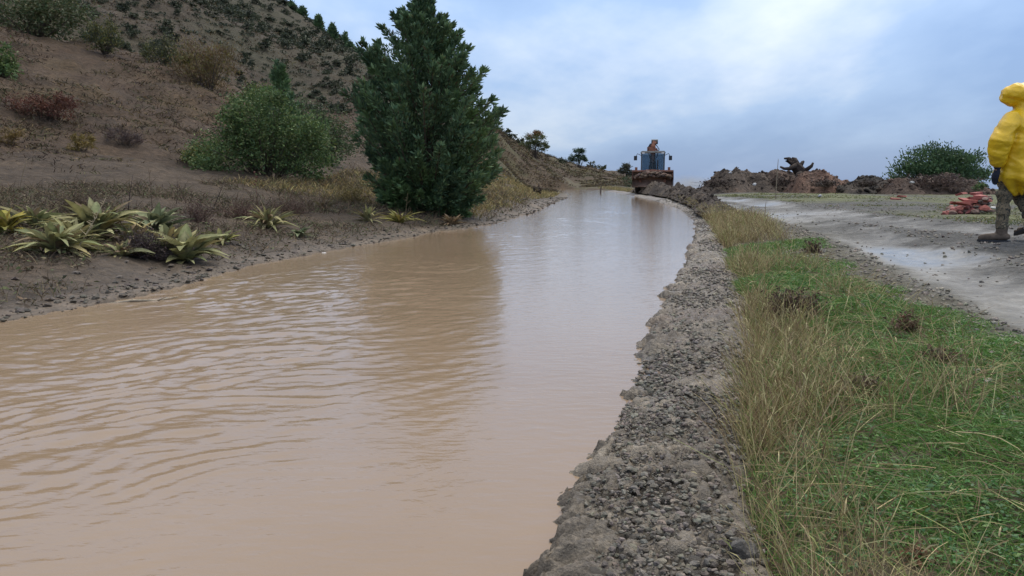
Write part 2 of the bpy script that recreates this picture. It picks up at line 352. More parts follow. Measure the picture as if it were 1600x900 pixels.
def nz(scale, det=6, ro=.62):
    n = N('ShaderNodeTexNoise'); n.inputs['Scale'].default_value = scale; n.inputs['Detail'].default_value = det; n.inputs['Roughness'].default_value = ro; Lk(co.outputs['Object'], n.inputs['Vector']); return n.outputs[0]
def mrange(v, lo, hi, a=.3, bb=.7):
    n = N('ShaderNodeMapRange'); n.inputs['From Min'].default_value = a; n.inputs['From Max'].default_value = bb; n.inputs['To Min'].default_value = lo; n.inputs['To Max'].default_value = hi; Lk(v, n.inputs['Value']); return n.outputs[0]
k = Mth('MULTIPLY', Mth('MULTIPLY', mrange(nz(0.9), .65, 1.35), mrange(nz(6), .55, 1.5)), mrange(nz(45), .6, 1.4))
sc_ = N('ShaderNodeVectorMath', operation='SCALE'); Lk(a1.outputs['Color'], sc_.inputs[0]); Lk(k, sc_.inputs['Scale']); Lk(sc_.outputs[0], b.inputs['Base Color'])
Lk(Mth('ADD', Mth('MULTIPLY', a2.outputs['Fac'], -0.62), mrange(nz(14), .80, .98)), b.inputs['Roughness'])
Lk(Mth('ADD', Mth('MULTIPLY', a2.outputs['Fac'], 0.35), 0.18), b.inputs['Specular IOR Level'])
hgt = Mth('ADD', Mth('ADD', Mth('MULTIPLY', nz(3.0), 0.16), Mth('MULTIPLY', nz(11.0), 0.06)), Mth('MULTIPLY', nz(40, 5), 0.03))
bu = N('ShaderNodeBump'); Lk(hgt, bu.inputs['Height']); bu.inputs['Distance'].default_value = 1.0; Lk(Mth('MULTIPLY', Mth('SUBTRACT', 1.0, a2.outputs['Fac']), 0.8), bu.inputs['Strength']); Lk(bu.outputs[0], b.inputs['Normal'])
M_SOIL = mt
newobj('ground', me, mt, label='brown hillside, muddy banks and gravel track beside the canal', kind='structure')

# ---------------------------------------------------------------- muddy canal water
ys = np.concatenate([np.arange(-6, 1.2, 0.25), 1.2 * np.exp(np.arange(0, math.log(125 / 1.2), 0.0080))]); us = np.linspace(-0.06, 1.06, 270)
YY, UU = np.meshgrid(ys, us, indexing='ij'); XL, XR = _xl(YY) - 0.25, _xr(YY) + 0.25; XX = XL + (XR - XL) * UU
def waves(x, y):
    z = 0
    wx, wy = x + 0.30 * fbm(x * 1.3, y * 1.3, o=2, seed=81), y + 0.26 * fbm(x * 1.2 + 5, y * 1.2, o=2, seed=82)
    ca, sa = math.cos(R(24)), math.sin(R(24))
    u, v = wx * ca + wy * sa, -wx * sa + wy * ca                      # v across the crests
    rough = np.clip(0.6 + 1.1 * fbm(x * .7 + 2, y * .55, o=3, seed=83), 0.08, 1.4)
    leftish = sstep(0.92, 0.42, (x - _xl(y)) / (_xr(y) - _xl(y)) + 0.10 * vn(y * .5, x * .4, seed=84))
    dim = 1 - .5 * sstep(5, 12, y)
    amp = 0.09 + dim * 0.91 * leftish * rough
    z = z + 0.0050 * fbm(u * 4.4, v * 13.5, o=2, seed=85) * amp
    z = z + 0.0032 * fbm(u * 8.5, v * 25, o=2, seed=86) * amp
    z = z + 0.0014 * fbm(x * 12, y * 26, o=2, seed=87) * (0.35 + amp)
    for px, py, rad, a in [(622, 738, .095, 2), (674, 772, .062, 2), (655, 600, .05, .7), (430, 650, .06, .6), (760, 690, .05, .5), (520, 840, .06, .6), (300, 780, .05, .8), (560, 690, .045, 1), (720, 800, .05, 1), (480, 760, .04, 1), (800, 640, .05, .8), (390, 860, .05, 1), (700, 560, .05, .8), (860, 700, .04, .8)]:
        cx, cy = gpt(px, py, 0); d = np.hypot(x - cx, y - cy)
        z = z + a * 0.0016 * np.cos((d - rad) * 2 * math.pi / 0.032) * np.exp(-((d - rad) / 0.024) ** 2) + a * .0010 * np.cos((d - rad * .45) * 2 * math.pi / 0.026) * np.exp(-((d - rad * .45) / 0.016) ** 2)
    return z
ZZ = waves(XX.ravel(), YY.ravel()) * sstep(90, 25, YY.ravel())
nu = len(us); i, j = np.meshgrid(np.arange(len(ys) - 1), np.arange(nu - 1), indexing='ij')
q = np.stack([i * nu + j, i * nu + j + 1, (i + 1) * nu + j + 1, (i + 1) * nu + j], -1).reshape(-1, 4)
mb = MB(); mb.add(np.stack([XX.ravel(), YY.ravel(), ZZ], 1), [q])
M_WATER = bpy.data.materials.new('muddy_water'); M_WATER.use_nodes = True; nt = M_WATER.node_tree; b = nt.nodes['Principled BSDF']; co = N('ShaderNodeTexCoord')
rp = N('ShaderNodeValToRGB'); Lk(nz(0.55, 4), rp.inputs[0]); rp.color_ramp.elements[0].position = .3; rp.color_ramp.elements[0].color = (0.243, 0.172, 0.112, 1); rp.color_ramp.elements[1].position = .7; rp.color_ramp.elements[1].color = (0.272, 0.196, 0.131, 1)
Lk(rp.outputs[0], b.inputs['Base Color']); b.inputs['Roughness'].default_value = 0.04; b.inputs['IOR'].default_value = 1.333; b.inputs['Specular IOR Level'].default_value = 0.5
mp = N('ShaderNodeMapping'); Lk(co.outputs['Object'], mp.inputs[0]); mp.inputs['Scale'].default_value = (9, 22, 1); mp.inputs['Rotation'].default_value = (0, 0, R(-10))
nn_ = N('ShaderNodeTexNoise'); Lk(mp.outputs[0], nn_.inputs['Vector']); nn_.inputs['Scale'].default_value = 1.0; nn_.inputs['Detail'].default_value = 4
bu = N('ShaderNodeBump'); Lk(nn_.outputs[0], bu.inputs['Height']); bu.inputs['Distance'].default_value = 0.0035; Lk(bu.outputs[0], b.inputs['Normal'])
mb.build('water', M_WATER, None, True, label='brown muddy water filling the irrigation canal', kind='structure')

# ---------------------------------------------------------------- gravel berm along the right bank
ys = np.concatenate([np.arange(-3, 0.8, 0.05), 0.8 * np.exp(np.arange(0, math.log(75 / 0.8), 0.0046))]); us = np.linspace(0, 1, 100)
prof_u = [0, .10, .20, .34, .54, .74, .88, .94, 1.0]; prof_z = [-.22, -.05, .008, .03, .05, .062, .064, .045, -.02]
YY, UU = np.meshgrid(ys, us, indexing='ij'); yv, uv = YY.ravel(), UU.ravel()
x0, x1 = xr(yv) - 0.07, xb(yv) + 0.06; xv = x0 + (x1 - x0) * uv
zb = np.interp(uv, prof_u, prof_z) * (1 - 0.25 * sstep(20, 45, yv))
lump = np.abs(fbm(xv * 9, yv * 9, o=4, seed=91)); lump2 = fbm(xv * 26, yv * 26, o=3, seed=92)
smooth_top = sstep(.15, .6, fbm(xv * 1.6, yv * .8, o=3, seed=93) + 0.16 * sstep(.45, .8, uv))
wxv, wyv = xv + .012 * fbm(xv * 30, yv * 30, o=2, seed=97), yv + .012 * fbm(xv * 30 + 7, yv * 30, o=2, seed=98)
d1, h1 = worley(wxv / .055, wyv / .055, 400); d2, h2 = worley(wxv / .022, wyv / .022, 410); d3, h3 = worley(wxv / .13, wyv / .13, 420)
def dome(d): return np.sqrt(np.clip(1 - d * d, 0, 1))
edge = sstep(.45, .12, uv); cell = dome(d1) * h1 * (.020 + .014 * edge) + dome(d2) * h2 * .015 + dome(d3) * (h3 > .7) * (.010 + .02 * edge)
dz = (cell + lump * 0.022 + lump2 * 0.008) * (1 - 0.72 * smooth_top) + 0.02 * fbm(xv * 2, yv * 2, o=2, seed=94)
zb = zb + dz - 0.018; xv = xv + 0.03 * fbm(yv * 9, uv * 3, o=4, seed=95, g=.7) * sstep(.7, .0, uv)
nu = len(us); i, j = np.meshgrid(np.arange(len(ys) - 1), np.arange(nu - 1), indexing='ij')
q = np.stack([i * nu + j, i * nu + j + 1, (i + 1) * nu + j + 1, (i + 1) * nu + j], -1).reshape(-1, 4)
cb = np.tile([0.125, 0.102, 0.076], (len(xv), 1)); cb = mixc(cb, (0.23, 0.192, 0.146), np.clip(fbm(xv * 3, yv * 3, o=3, seed=96), 0, 1) * .8); cb = mixc(cb, (0.085, 0.080, 0.076), smooth_top * .6); cb = cb * (.72 + .35 * h1 + .35 * h2 * (d2 < .9))[:, None]; cb = mixc(cb, (.12, .085, .07), np.clip(fbm(xv * 2.2 + 4, yv * 1.3, o=3, seed=99) - .15, 0, 1) * .7)
mb = MB(); mb.add(np.stack([xv, yv, zb], 1), [q], cb)
berm = mb.build('gravel_berm', M_BERM, None, True, label='low berm of stony grey mud along the canal edge', kind='structure')
def berm_z(x, y): 
    u = (x - (xr(y) - .07)) / ((xb(y) + .06) - (xr(y) - .07)); return np.interp(u, prof_u, prof_z)
def stone_cols(n): 
    g = rng.uniform(.08, .21, (n, 1)); return g * np.array([1.0, .86, .68]) * rng.uniform(.92, 1.08, (n, 3))
# the biggest stones as pieces of the berm, the rest as gravel
smesh = []
for k in range(8):
    mb = MB(); stones(mb, np.zeros((1, 3)), [1.0], ICO2, [tuple(np.array([.155, .132, .103]) * rng.uniform(.7, 1.2))], 0.7, 0.16); smesh.append(mb.mesh('stone', M_STONE, True))
big = 260; yy = 1.45 * np.exp(rng.uniform(0, 1, big) ** 1.25 * math.log(7.5)); uu = np.clip(rng.beta(1.1, 2.0, big), .05, .95)
sx = xr(yy) - .02 + (xb(yy) - xr(yy)) * uu; ss = rng.uniform(.009, .022, big) * (1 + .5 * (rng.uniform(size=big) < .08))
for k in range(big):
    o = newobj('stone', smesh[k % 8], parent=berm); o.location = (sx[k], yy[k], float(berm_z(sx[k], yy[k])) + ss[k] * .1)
    o.scale = ss[k] * rng.uniform(.75, 1.35, 3); o.rotation_euler = (rng.uniform(-.4, .4), rng.uniform(-.4, .4), rng.uniform(0, 6.3))
mb = MB()
for n, y0, y1, s0, s1, base in [(7500, 1.3, 3.4, .003, .013, ICO1), (6500, 3.0, 9, .005, .017, ICO1), (3000, 8, 40, .012, .03, ICO1)]:
    yy = y0 * np.exp(rng.uniform(0, 1, n) * math.log(y1 / y0)); uu = rng.beta(1.0, 1.25, n); sx = xr(yy) - .05 + (xb(yy) - xr(yy) + .08) * uu
    S = s0 + (s1 - s0) * rng.uniform(0, 1, n) ** 2.4; keep = (fbm(sx * 1.6, yy * .8, o=3, seed=93) + 0.16 * sstep(.45, .8, uu) < .5) | (rng.uniform(size=n) < .4)
    P = np.stack([sx, yy, berm_z(sx, yy) + .004 + rng.uniform(0, .018, n)], 1)[keep]; stones(mb, P, S[keep], base, stone_cols(keep.sum()), .7, .3)
mb.build('berm_gravel', M_STONE, berm, False, kind='stuff')
# gravel on the track and lumps on the left margin
mb = MB(); n = 10000; yy = 2.5 * np.exp(rng.uniform(0, 1, n) * math.log(10)); sx = grn(yy) - .35 + rng.exponential(1.2, n); ok = np.all([(np.abs(sx - f(yy)) > w * .8) | (rng.uniform(size=n) < .06) for f, w in TRK], 0); sx, yy = sx[ok], yy[ok]; n = len(sx)
S = .004 + .014 * rng.uniform(size=n) ** 3 + yy * .0006; stones(mb, np.stack([sx, yy, ground(sx, yy) + S * .2], 1), S, ICO1, stone_cols(n) * 1.15, .7)
mb.build('track_gravel', M_STONE, label='loose grey gravel strewn over the wet track', cat='gravel', kind='stuff')
mb = MB(); n = 3200; yy = 4.2 * np.exp(rng.uniform(0, 1, n) * math.log(11)); dd = np.abs(rng.normal(0, .42, n)) ; sx = xl(yy) + .05 - dd
S = (.005 + .024 * rng.uniform(size=n) ** 4) * (1 + yy * .03); stones(mb, np.stack([sx, yy, ground(sx, yy) + S * .2], 1), S, ICO1, stone_cols(n) * np.array([.62, .58, .54]), .6)
mb.build('bank_gravel', M_STONE, label='dark mud lumps and pebbles on the far water margin', cat='gravel', kind='stuff')

# ---------------------------------------------------------------- plants
def pick(cols, n, jit=.18):
    cols = np.asarray(cols, float); c = cols[rng.integers(0, len(cols), n)]
    return c * rng.uniform(1 - jit, 1 + jit, (n, 1)) * rng.uniform(.94, 1.06, (n, 3))
JUN = [(.10, .165, .085), (.12, .19, .095), (.075, .13, .074), (.14, .205, .09)]
def juniper(name, loc, prof, nplume, nspray, label, cat='juniper', group=None, spray=(.05, .10), cols=JUN, thick=.20, warm=0.0):
    """prof: (height, reach to the left, reach to the right) up the tree"""
    root = thing(name, loc, label, cat, group); pr = np.array(prof, float); H = pr[:, 0].max()
    mt_, mc = MB(), MB()
    tp = np.array([[0, 0, -.1], [.03 * H / 5, 0, H * .3], [-.03, .03, H * .65], [pr[-1, 2] * .2, 0, H * .96]])
    tube(mt_, tp, np.array([.034, .026, .013, .003]) * H, 8, (.10, .075, .055))
    P, D, Ln = [], [], []
    for k in range(nplume):
        f = (k + rng.uniform()) / nplume; h = H * (1 - (1 - f) ** .72 * .985) if k % 5 else H * f
        az = k * 2.39996 + rng.normal(0, .35); ca, sa = math.cos(az), math.sin(az)
        rl, rr_ = np.interp(h, pr[:, 0], pr[:, 1]), np.interp(h, pr[:, 0], pr[:, 2])
        rad = (rl + (rr_ - rl) * (0.5 + 0.5 * ca)) * (rng.uniform(.70, 1.0) if k % 4 else rng.uniform(.92, 1.10))
        tip = np.array([ca * rad, sa * rad * .95, h]); rise = min(h * .8, rad * rng.uniform(.45, 1.0) + .05 * H); st = np.array([0, 0, max(.05, h - rise)])
        if rad < .12 * H / 5: st = np.array([0, 0, h - .12 * H])
        mid = (st + tip) / 2 + np.array([ca, sa, -.4]) * rad * .10
        if k % 2 == 0: tube(mt_, [st, mid, tip], [.010 * H * .6, .006 * H * .6, .0015 * H], 4, (.10, .075, .055), False)
        m = nspray; t = 1 - rng.uniform(0, 1, m) ** 1.15 * .78
        ax = ((1 - t) ** 2)[:, None] * st + (2 * t * (1 - t))[:, None] * mid + (t ** 2)[:, None] * tip
        dr = unit(tip - mid) ; th_ = thick * (0.12 + 1.15 * np.sqrt(np.clip(1 - t, 0, 1))) * (0.45 + .55 * rad / pr[:, 1:].max())
        off = rng.normal(size=(m, 3)) * th_[:, None] * .5
        P.append(ax + off); D.append(dr + unit(off) * .75 + rng.normal(size=(m, 3)) * .30 + [0, 0, .25]); Ln.append(rng.uniform(spray[0], spray[1], m) * (1 + .5 * (t > .93)))
    P, D, Ln = np.concatenate(P), np.concatenate(D), np.concatenate(Ln); n = len(P)
    clump = fbm(P[:, 0] * 1.6, P[:, 1] * 1.6, P[:, 2] * 1.6, o=2, seed=121)
    c = pick(cols, n) * (1 + .30 * clump[:, None]); c = mixc(c, (.095, .15, .04), np.clip(clump * 1.2 - .15, 0, .6)); c = mixc(c, (.13, .085, .05), (rng.uniform(size=n) < .03) * .8)
    ribbons(mc, P, D, Ln, Ln * .34, .10, 2, [.7, 1.0, 0], c)
    mt_.build('trunk', M_BARK, root, True); mc.build('crown', M_NEEDLE, root); return root
def lobes_bush(mt_, mc, lobes, nleaf, leaf, cols, stem=True, up=.2, stemc=(.09, .07, .055), narrow=.55, jit=.2):
    """leafy crown of clumps; lobes: (x, y, z, rx, ry, rz)"""
    lb = np.array(lobes, float); vol = (lb[:, 3] * lb[:, 4] * lb[:, 5]) ** (2 / 3); cnt = (vol / vol.sum() * nleaf).astype(int)
    for L_, m in zip(lb, cnt):
        sub = max(5, m // 60); sc = unit(rng.normal(size=(sub, 3))) * rng.uniform(.45, 1.0, (sub, 1)); sc[:, 2] = np.abs(sc[:, 2]) * np.where(rng.uniform(size=sub) < .75, 1, -1)
        w = rng.integers(0, sub, m); p = sc[w] + rng.normal(size=(m, 3)) * .19; P = L_[:3] + p * L_[3:6]; ok = P[:, 2] > .02; P = P[ok]; p = p[ok]; n = len(P)
        tone = rng.uniform(.75, 1.25, sub)[w[ok]]
        ribbons(mc, P, unit(p) * .6 + rng.normal(size=(n, 3)) * .7 + [0, 0, up], rng.uniform(.6, 1.3, n) * leaf, rng.uniform(.8, 1.2, n) * leaf * narrow, .25, 2, [.35, 1.0, 0], pick(cols, n, jit) * tone[:, None])
        if stem:
            for s_ in sc[:: max(1, sub // 7)]:
                e_ = L_[:3] + s_ * L_[3:6]; a = np.array([L_[0] * .25 + rng.normal(0, .03), L_[1] * .25 + rng.normal(0, .03), -.05]); md = (a + e_) / 2 + rng.normal(size=3) * .06 * L_[3] + [0, 0, .1 * L_[5]]
                r0 = .012 * (L_[5] + L_[3]) + .004; tube(mt_, [a, md, e_], [r0, r0 * .6, r0 * .2], 4, stemc, False)
def bush(name, loc, lobes, nleaf, leaf, cols, label, cat='bush', group=None, **k):
    root = thing(name, loc, label, cat, group); a, b = MB(), MB(); lobes_bush(a, b, lobes, nleaf, leaf, cols, **k)
    a.build('stems', M_BARK, root, True); b.build('crown', M_LEAF, root); return root
def at_ground(px, y, dz=0.0): x_ = xat(px, y); z_ = gz(x_, y); x_ = xat(px, y, z_); return (x_, y, gz(x_, y) + dz)

# the big juniper by the water
Yj = 18.6; jx, jy, jz = at_ground(668, Yj); s_ = Yj / F
pj = [(py, l, r) for py, l, r in [(322, 55, 70), (300, 82, 100), (270, 92, 112), (240, 98, 116), (200, 108, 112), (165, 114, 118), (140, 112, 98), (110, 96, 84), (80, 100, 66), (55, 100, 56), (42, 78, 46), (26, 52, 34), (12, 34, 24), (2, 20, 16), (-8, 9, 8), (-18, 2, 2)]]
juniper('juniper_tree', (jx, jy, jz - .05), [(max(.1, zat(py, Yj) - jz), l * s_, r * s_) for py, l, r in pj], 340, 330, 'tall dense dark green juniper standing at the edge of the muddy canal', 'tree', thick=.21, spray=(.055, .115))
# shrubs on the left slope
GR = [(.085, .14, .050), (.11, .165, .058), (.066, .112, .046), (.14, .18, .06)]
YG = [(.15, .15, .045), (.11, .12, .04), (.19, .17, .05)]; BR = [(.13, .085, .055), (.10, .065, .05), (.16, .11, .06)]; RD = [(.12, .05, .035), (.09, .04, .03), (.15, .07, .045)]; GY = [(.07, .085, .05), (.085, .095, .05), (.06, .07, .045)]
def u_(y): return y / F
k = u_(23.5)
bush('broadleaf_bush', at_ground(418, 23.5, -.1), [(-55 * k, 0, 32 * k, 60 * k, 1.0, 45 * k), (0, -.2, 62 * k, 62 * k, 1.1, 58 * k), (48 * k, 0, 48 * k, 52 * k, 1.0, 52 * k), (-20 * k, .1, 98 * k, 40 * k, .8, 38 * k), (65 * k, .1, 22 * k, 40 * k, .8, 30 * k), (-88 * k, 0, 16 * k, 28 * k, .6, 22 * k), (22 * k, -.3, 112 * k, 20 * k, .5, 24 * k), (78 * k, -.2, 68 * k, 24 * k, .6, 26 * k), (-50 * k, -.3, 84 * k, 22 * k, .5, 24 * k)], 17500, .085, GR, 'wide green leafy bush left of the tall juniper', up=.35)
juniper('juniper_sapling', at_ground(442, 27, -.1), [(h * u_(27), r * u_(27), r * u_(27)) for h, r in [(3, 30), (40, 40), (80, 36), (110, 26), (135, 14), (160, 5), (170, 1)]], 60, 200, 'young pointed juniper rising behind the wide green bush', 'tree', spray=(.07, .13), thick=.25)
bush('broadleaf_bush', at_ground(505, 31, -.1), [(0, 0, 40 * u_(31), 42 * u_(31), .9, 48 * u_(31)), (-25 * u_(31), 0, 60 * u_(31), 32 * u_(31), .8, 40 * u_(31)), (18 * u_(31), .2, 22 * u_(31), 30 * u_(31), .6, 26 * u_(31))], 6500, .09, [(.06, .09, .04), (.08, .11, .045), (.05, .075, .035)], 'dull green bush between the wide leafy bush and the tall juniper')
bush('broadleaf_bush', at_ground(325, 24.5, -.05), [(0, 0, 12 * u_(24), 34 * u_(24), .6, 26 * u_(24)), (-22 * u_(24), 0, 8 * u_(24), 22 * u_(24), .5, 16 * u_(24))], 2600, .08, YG + GR, 'low yellowish green bush at the foot of the wide leafy bush')
def shrub(px, y, w, h, cols, label, n=3500, leaf=.09, name='shrub', **kk):
    k = u_(y); return bush(name, at_ground(px, y, -.08), [(-w * .25 * k, 0, h * .45 * k, w * .36 * k, w * .3 * k, h * .55 * k), (w * .2 * k, .1, h * .5 * k, w * .34 * k, w * .3 * k, h * .5 * k), (0, 0, h * .3 * k, w * .5 * k, w * .36 * k, h * .32 * k)], n, leaf, cols, label, **kk)
shrub(325, 41, 92, 74, [(.17, .115, .05), (.15, .10, .055), (.12, .085, .05), (.16, .14, .045)], 'large rounded ochre brown shrub above the wide green bush', 5200, .16, up=1.4, narrow=.25)
shrub(253, 42, 52, 50, GY + YG[:1], 'olive shrub beside the large ochre brown shrub', 2600, .14, up=.8, narrow=.3)
shrub(292, 47, 30, 26, YG, 'small yellow green shrub on the crest behind the olive shrub', 1100, .14)
shrub(165, 40, 46, 46, YG + GY, 'yellow tinged shrub high on the near slope', 2200, .13, up=.8, narrow=.35)
shrub(190, 46, 26, 26, GY, 'small grey green shrub behind the yellow tinged shrub', 900, .14)
shrub(236, 50, 22, 18, YG, 'little yellow shrub on the slope crest', 700, .14)
shrub(70, 25, 88, 40, RD, 'dark red brown withered shrub on the near slope', 3000, .10, up=.6, narrow=.3)
shrub(358, 26.5, 36, 30, RD + [(.2, .05, .03)], 'small red leaved shrub behind the wide green bush', 900, .09)
shrub(405, 39, 50, 50, YG + GR, 'yellow green shrub right of the large ochre shrub', 2200, .12)
shrub(55, 41, 150, 74, [(.06, .09, .04), (.08, .10, .045), (.10, .10, .045)], 'big green bush in the upper left corner', 6500, .15)
shrub(-5, 30, 60, 60, GR, 'green bush at the left edge on the slope', 2600, .12)
shrub(195, 24.5, 46, 26, [(.13, .09, .075), (.10, .075, .07)], 'mauve brown twiggy shrub in the middle of the near slope', 1300, .12, up=1.0, narrow=.15)
shrub(125, 22.5, 34, 30, [(.23, .17, .05), (.17, .13, .05)], 'small straw yellow shrub beneath the red brown one', 900, .11, up=.8, narrow=.2)
shrub(12, 21.6, 40, 26, [(.22, .15, .05), (.16, .11, .05)], 'ochre tussock shrub at the left edge above the mud track', 900, .1, up=.8, narrow=.2)
shrub(640, 47, 60, 60, GY, 'grey green shrub hidden behind the tall juniper', 1500, .15)

# mullein rosettes
def leaves3(mb, P, D, L, Wd, droop, C, nseg=6):
    n = len(P); D = unit(D); t = np.linspace(0, 1, nseg + 1); prof = np.sin(np.clip(t * .93 + .05, 0, 1) ** .8 * math.pi) ** .8 + .10 * (1 - t)
    hz = D.copy(); hz[:, 2] = 0; hz = unit(hz + 1e-4); sd_ = unit(np.cross(D, [0, 0, 1.0]) + 1e-4); nn = np.cross(sd_, D)
    tw = rng.normal(0, .35, (n, 1)); sd_ = unit(sd_ + nn * tw)
    pts = P[:, None] + L[:, None, None] * (D[:, None] * t[None, :, None] + droop[:, None, None] * (t ** 2.2)[None, :, None] * (hz * .35 + np.array([0, 0, -.8]))[:, None])
    w = (Wd[:, None] * prof[None])[:, :, None] * .5; wv = 1 + .25 * np.sin(t * 17 + rng.uniform(0, 6, (n, 1)))[:, :, None]
    V = np.stack([pts - sd_[:, None] * w + nn[:, None] * w * .45 * wv, pts, pts + sd_[:, None] * w + nn[:, None] * w * .45 * wv], 2).reshape(n, -1, 3)
    k = 3 * (nseg + 1); b = np.arange(n)[:, None] * k; q = []
    for i in range(nseg):
        for a in (0, 1): q.append(np.concatenate([b + 3 * i + a, b + 3 * i + a + 1, b + 3 * i + a + 4, b + 3 * i + a + 3], 1))
    cc = np.repeat(C[:, None], k, 1).copy(); cc.reshape(n, nseg + 1, 3, 3)[:, :, 1] *= 1.35; mb.add(V.reshape(-1, 3), [np.concatenate(q)], cc.reshape(-1, 3))
M_MULL = material('mullein_leaf', 0.75, .15, .25, 14, .004, 90, trans=.2)
MUL = [(.215, .21, .10), (.26, .245, .12), (.175, .18, .088), (.285, .25, .115)]
def mullein(px, y, h, w, n, label, cols=MUL, wide=.22, dead=.12):
    n = int(n * 2.4); wide *= .76; h *= 1.12; root = thing('mullein_plant', at_ground(px, y, -.02), label, 'plant', 'leaf rosettes on the far bank'); mb = MB(); k = u_(y)
    az = rng.uniform(0, 6.283, n); el = R(14) + R(68) * rng.uniform(0, 1, n) ** .75; D = np.stack([np.cos(az) * np.cos(el), np.sin(az) * np.cos(el), np.sin(el)], 1)
    L = np.minimum(h * k / np.maximum(np.sin(el), .25), w * .5 * k / np.maximum(np.cos(el), .35)) * rng.uniform(.75, 1.1, n)
    c = pick(cols, n); c = mixc(c, (.17, .12, .075), (rng.uniform(size=n) < dead) * .9); P = D * [.05, .05, .02] * rng.uniform(.3, 1, (n, 1))
    for nm, sl in (('leaves', slice(0, n)),): 
        for i in range(n):
            m1 = MB(); leaves3(m1, P[i:i + 1], D[i:i + 1], L[i:i + 1], L[i:i + 1] * wide * rng.uniform(.8, 1.2), rng.uniform(.2, .85, 1), c[i:i + 1]); m1.build('leaf', M_MULL, root, True)
    mb2 = MB(); tube(mb2, [(0, 0, -.03), (0, 0, .10)], [.03, .012], 6, (.14, .13, .06)); mb2.build('stem', M_MULL, root, True); return root
mullein(152, 9.3, 68, 130, 44, 'largest pale green mullein rosette with many upright leaves on the bank')
mullein(86, 8.1, 58, 130, 30, 'broad mullein rosette nearest the water at far left, flat outer leaves')
mullein(290, 8.9, 60, 100, 24, 'wide leaved yellowish mullein rosette beside the dark twig clump', wide=.34)
mullein(245, 10.4, 46, 96, 24, 'bluish green mullein rosette behind the dark twig clump', [(.16, .18, .10), (.14, .16, .09), (.19, .2, .11)], .34)
mullein(190, 8.4, 30, 90, 14, 'small low mullein with few spread leaves in front of the twig clump', wide=.26, dead=.3)
mullein(418, 12.6, 44, 82, 30, 'grassy looking mullein rosette in the middle of the brown weeds', wide=.14)
mullein(575, 15.2, 32, 50, 16, 'upright yellowish rosette left of the juniper base', wide=.15)
mullein(625, 15.8, 26, 66, 20, 'yellow tinted low rosette in front of the juniper', [(.27, .23, .07), (.22, .2, .07)], .14)
mullein(706, 16.6, 24, 44, 16, 'brown withered rosette near the water under the juniper', [(.2, .14, .08), (.16, .12, .07)], .2)
mullein(120, 8.7, 46, 90, 18, 'mid sized rosette wedged between the largest and the broad rosette')
mullein(205, 9.2, 44, 80, 18, 'pale rosette just right of the largest one', wide=.26)
mullein(55, 9.6, 40, 80, 16, 'half hidden rosette behind the broad one at far left', wide=.26)
mullein(265, 9.5, 40, 80, 16, 'rosette between the bluish and the yellowish plants', wide=.3)
mullein(8, 9.0, 54, 70, 20, 'yellow green leafy plant at the left edge of the bank', [(.26, .22, .05), (.2, .18, .05)], .3)
mullein(468, 12.2, 20, 44, 14, 'small dull green leaf rosette near the muddy shore', [(.10, .13, .07), (.13, .15, .08)], .34)
mullein(345, 10.2, 24, 60, 14, 'low yellow green rosette right of the wide leaved one', [(.2, .19, .07), (.16, .16, .07)], .36)
mullein(505, 16.5, 26, 40, 12, 'faded rosette between the grassy rosette and the juniper', [(.17, .14, .07), (.15, .13, .08)], .18)

# dry stems and twig clumps on the bank
def dead_stem(px, y, h, label, c=(.10, .065, .05), lean=(0, 0), nb=6, heads=0, name='dry_stalk', r=.006, bl=.25):
    root = thing(name, at_ground(px, y, -.03), label, 'stalk', 'dry stalks on the far bank'); mb = MB(); k = u_(y); H = h * k; top = np.array([lean[0] * k, lean[1], H])
    bend = rng.normal(size=3) * .04 * H; P = lambda t: top * t + bend * math.sin(t * 3.1)
    tube(mb, [P(t) for t in np.linspace(0, 1, 5)], np.linspace(r, r * .35, 5), 5, c)
    for i in range(nb):
        t = rng.uniform(.35, .97); a = rng.uniform(0, 6.3); d = np.array([math.cos(a), math.sin(a) * .6, rng.uniform(.3, .9)]); tube(mb, [P(t), P(t) + d * H * bl * (1.15 - t)], [r * .6, r * .25], 4, c, False)
    mb.build('stem', M_STRAW, root, True)
    for i in range(heads):
        m1 = MB(); stones(m1, [P(1 - .12 * i) + rng.normal(size=3) * .02], [.022], ICO1, [c], 1.0, .3); m1.build('seed_head', M_STRAW, root)
PALE = (.42, .34, .22)
dead_stem(112, 8.0, 92, 'pale branching dry flower stalk leaning over the mullein rosettes', PALE, (52, .1), 16, r=.008, bl=.16)
dead_stem(200, 11.8, 62, 'dark crooked dry stem rising behind the rosettes', (.06, .045, .04), (12, 0), 3, r=.009)
dead_stem(238, 12.2, 80, 'thin upright brown stem behind the bluish rosette', (.11, .075, .05), (-2, 0), 4)
dead_stem(275, 14, 44, 'short forked brown stem at the edge of the mud track', (.09, .06, .045), (4, 0), 5)
dead_stem(333, 14.5, 40, 'leaning dark twig in front of the wide green bush', (.05, .04, .035), (18, 0), 2, r=.009)
dead_stem(403, 15.5, 54, 'reddish stalk with round seed heads before the wide green bush', (.16, .075, .055), (-3, 0), 4, heads=4)
dead_stem(353, 10.8, 66, 'tall pale dry stalk right of the yellowish rosette', (.26, .2, .12), (10, 0), 5)
dead_stem(498, 16, 46, 'upright brown stalk in the weeds before the juniper', (.12, .085, .06), (1, 0), 5)
dead_stem(632, 15.4, 52, 'thin straw coloured stem against the juniper foot', (.22, .17, .10), (6, 0), 3)
dead_stem(30, 13.5, 50, 'pale thin stem on the mud track at left', (.2, .16, .1), (16, 0), 2)
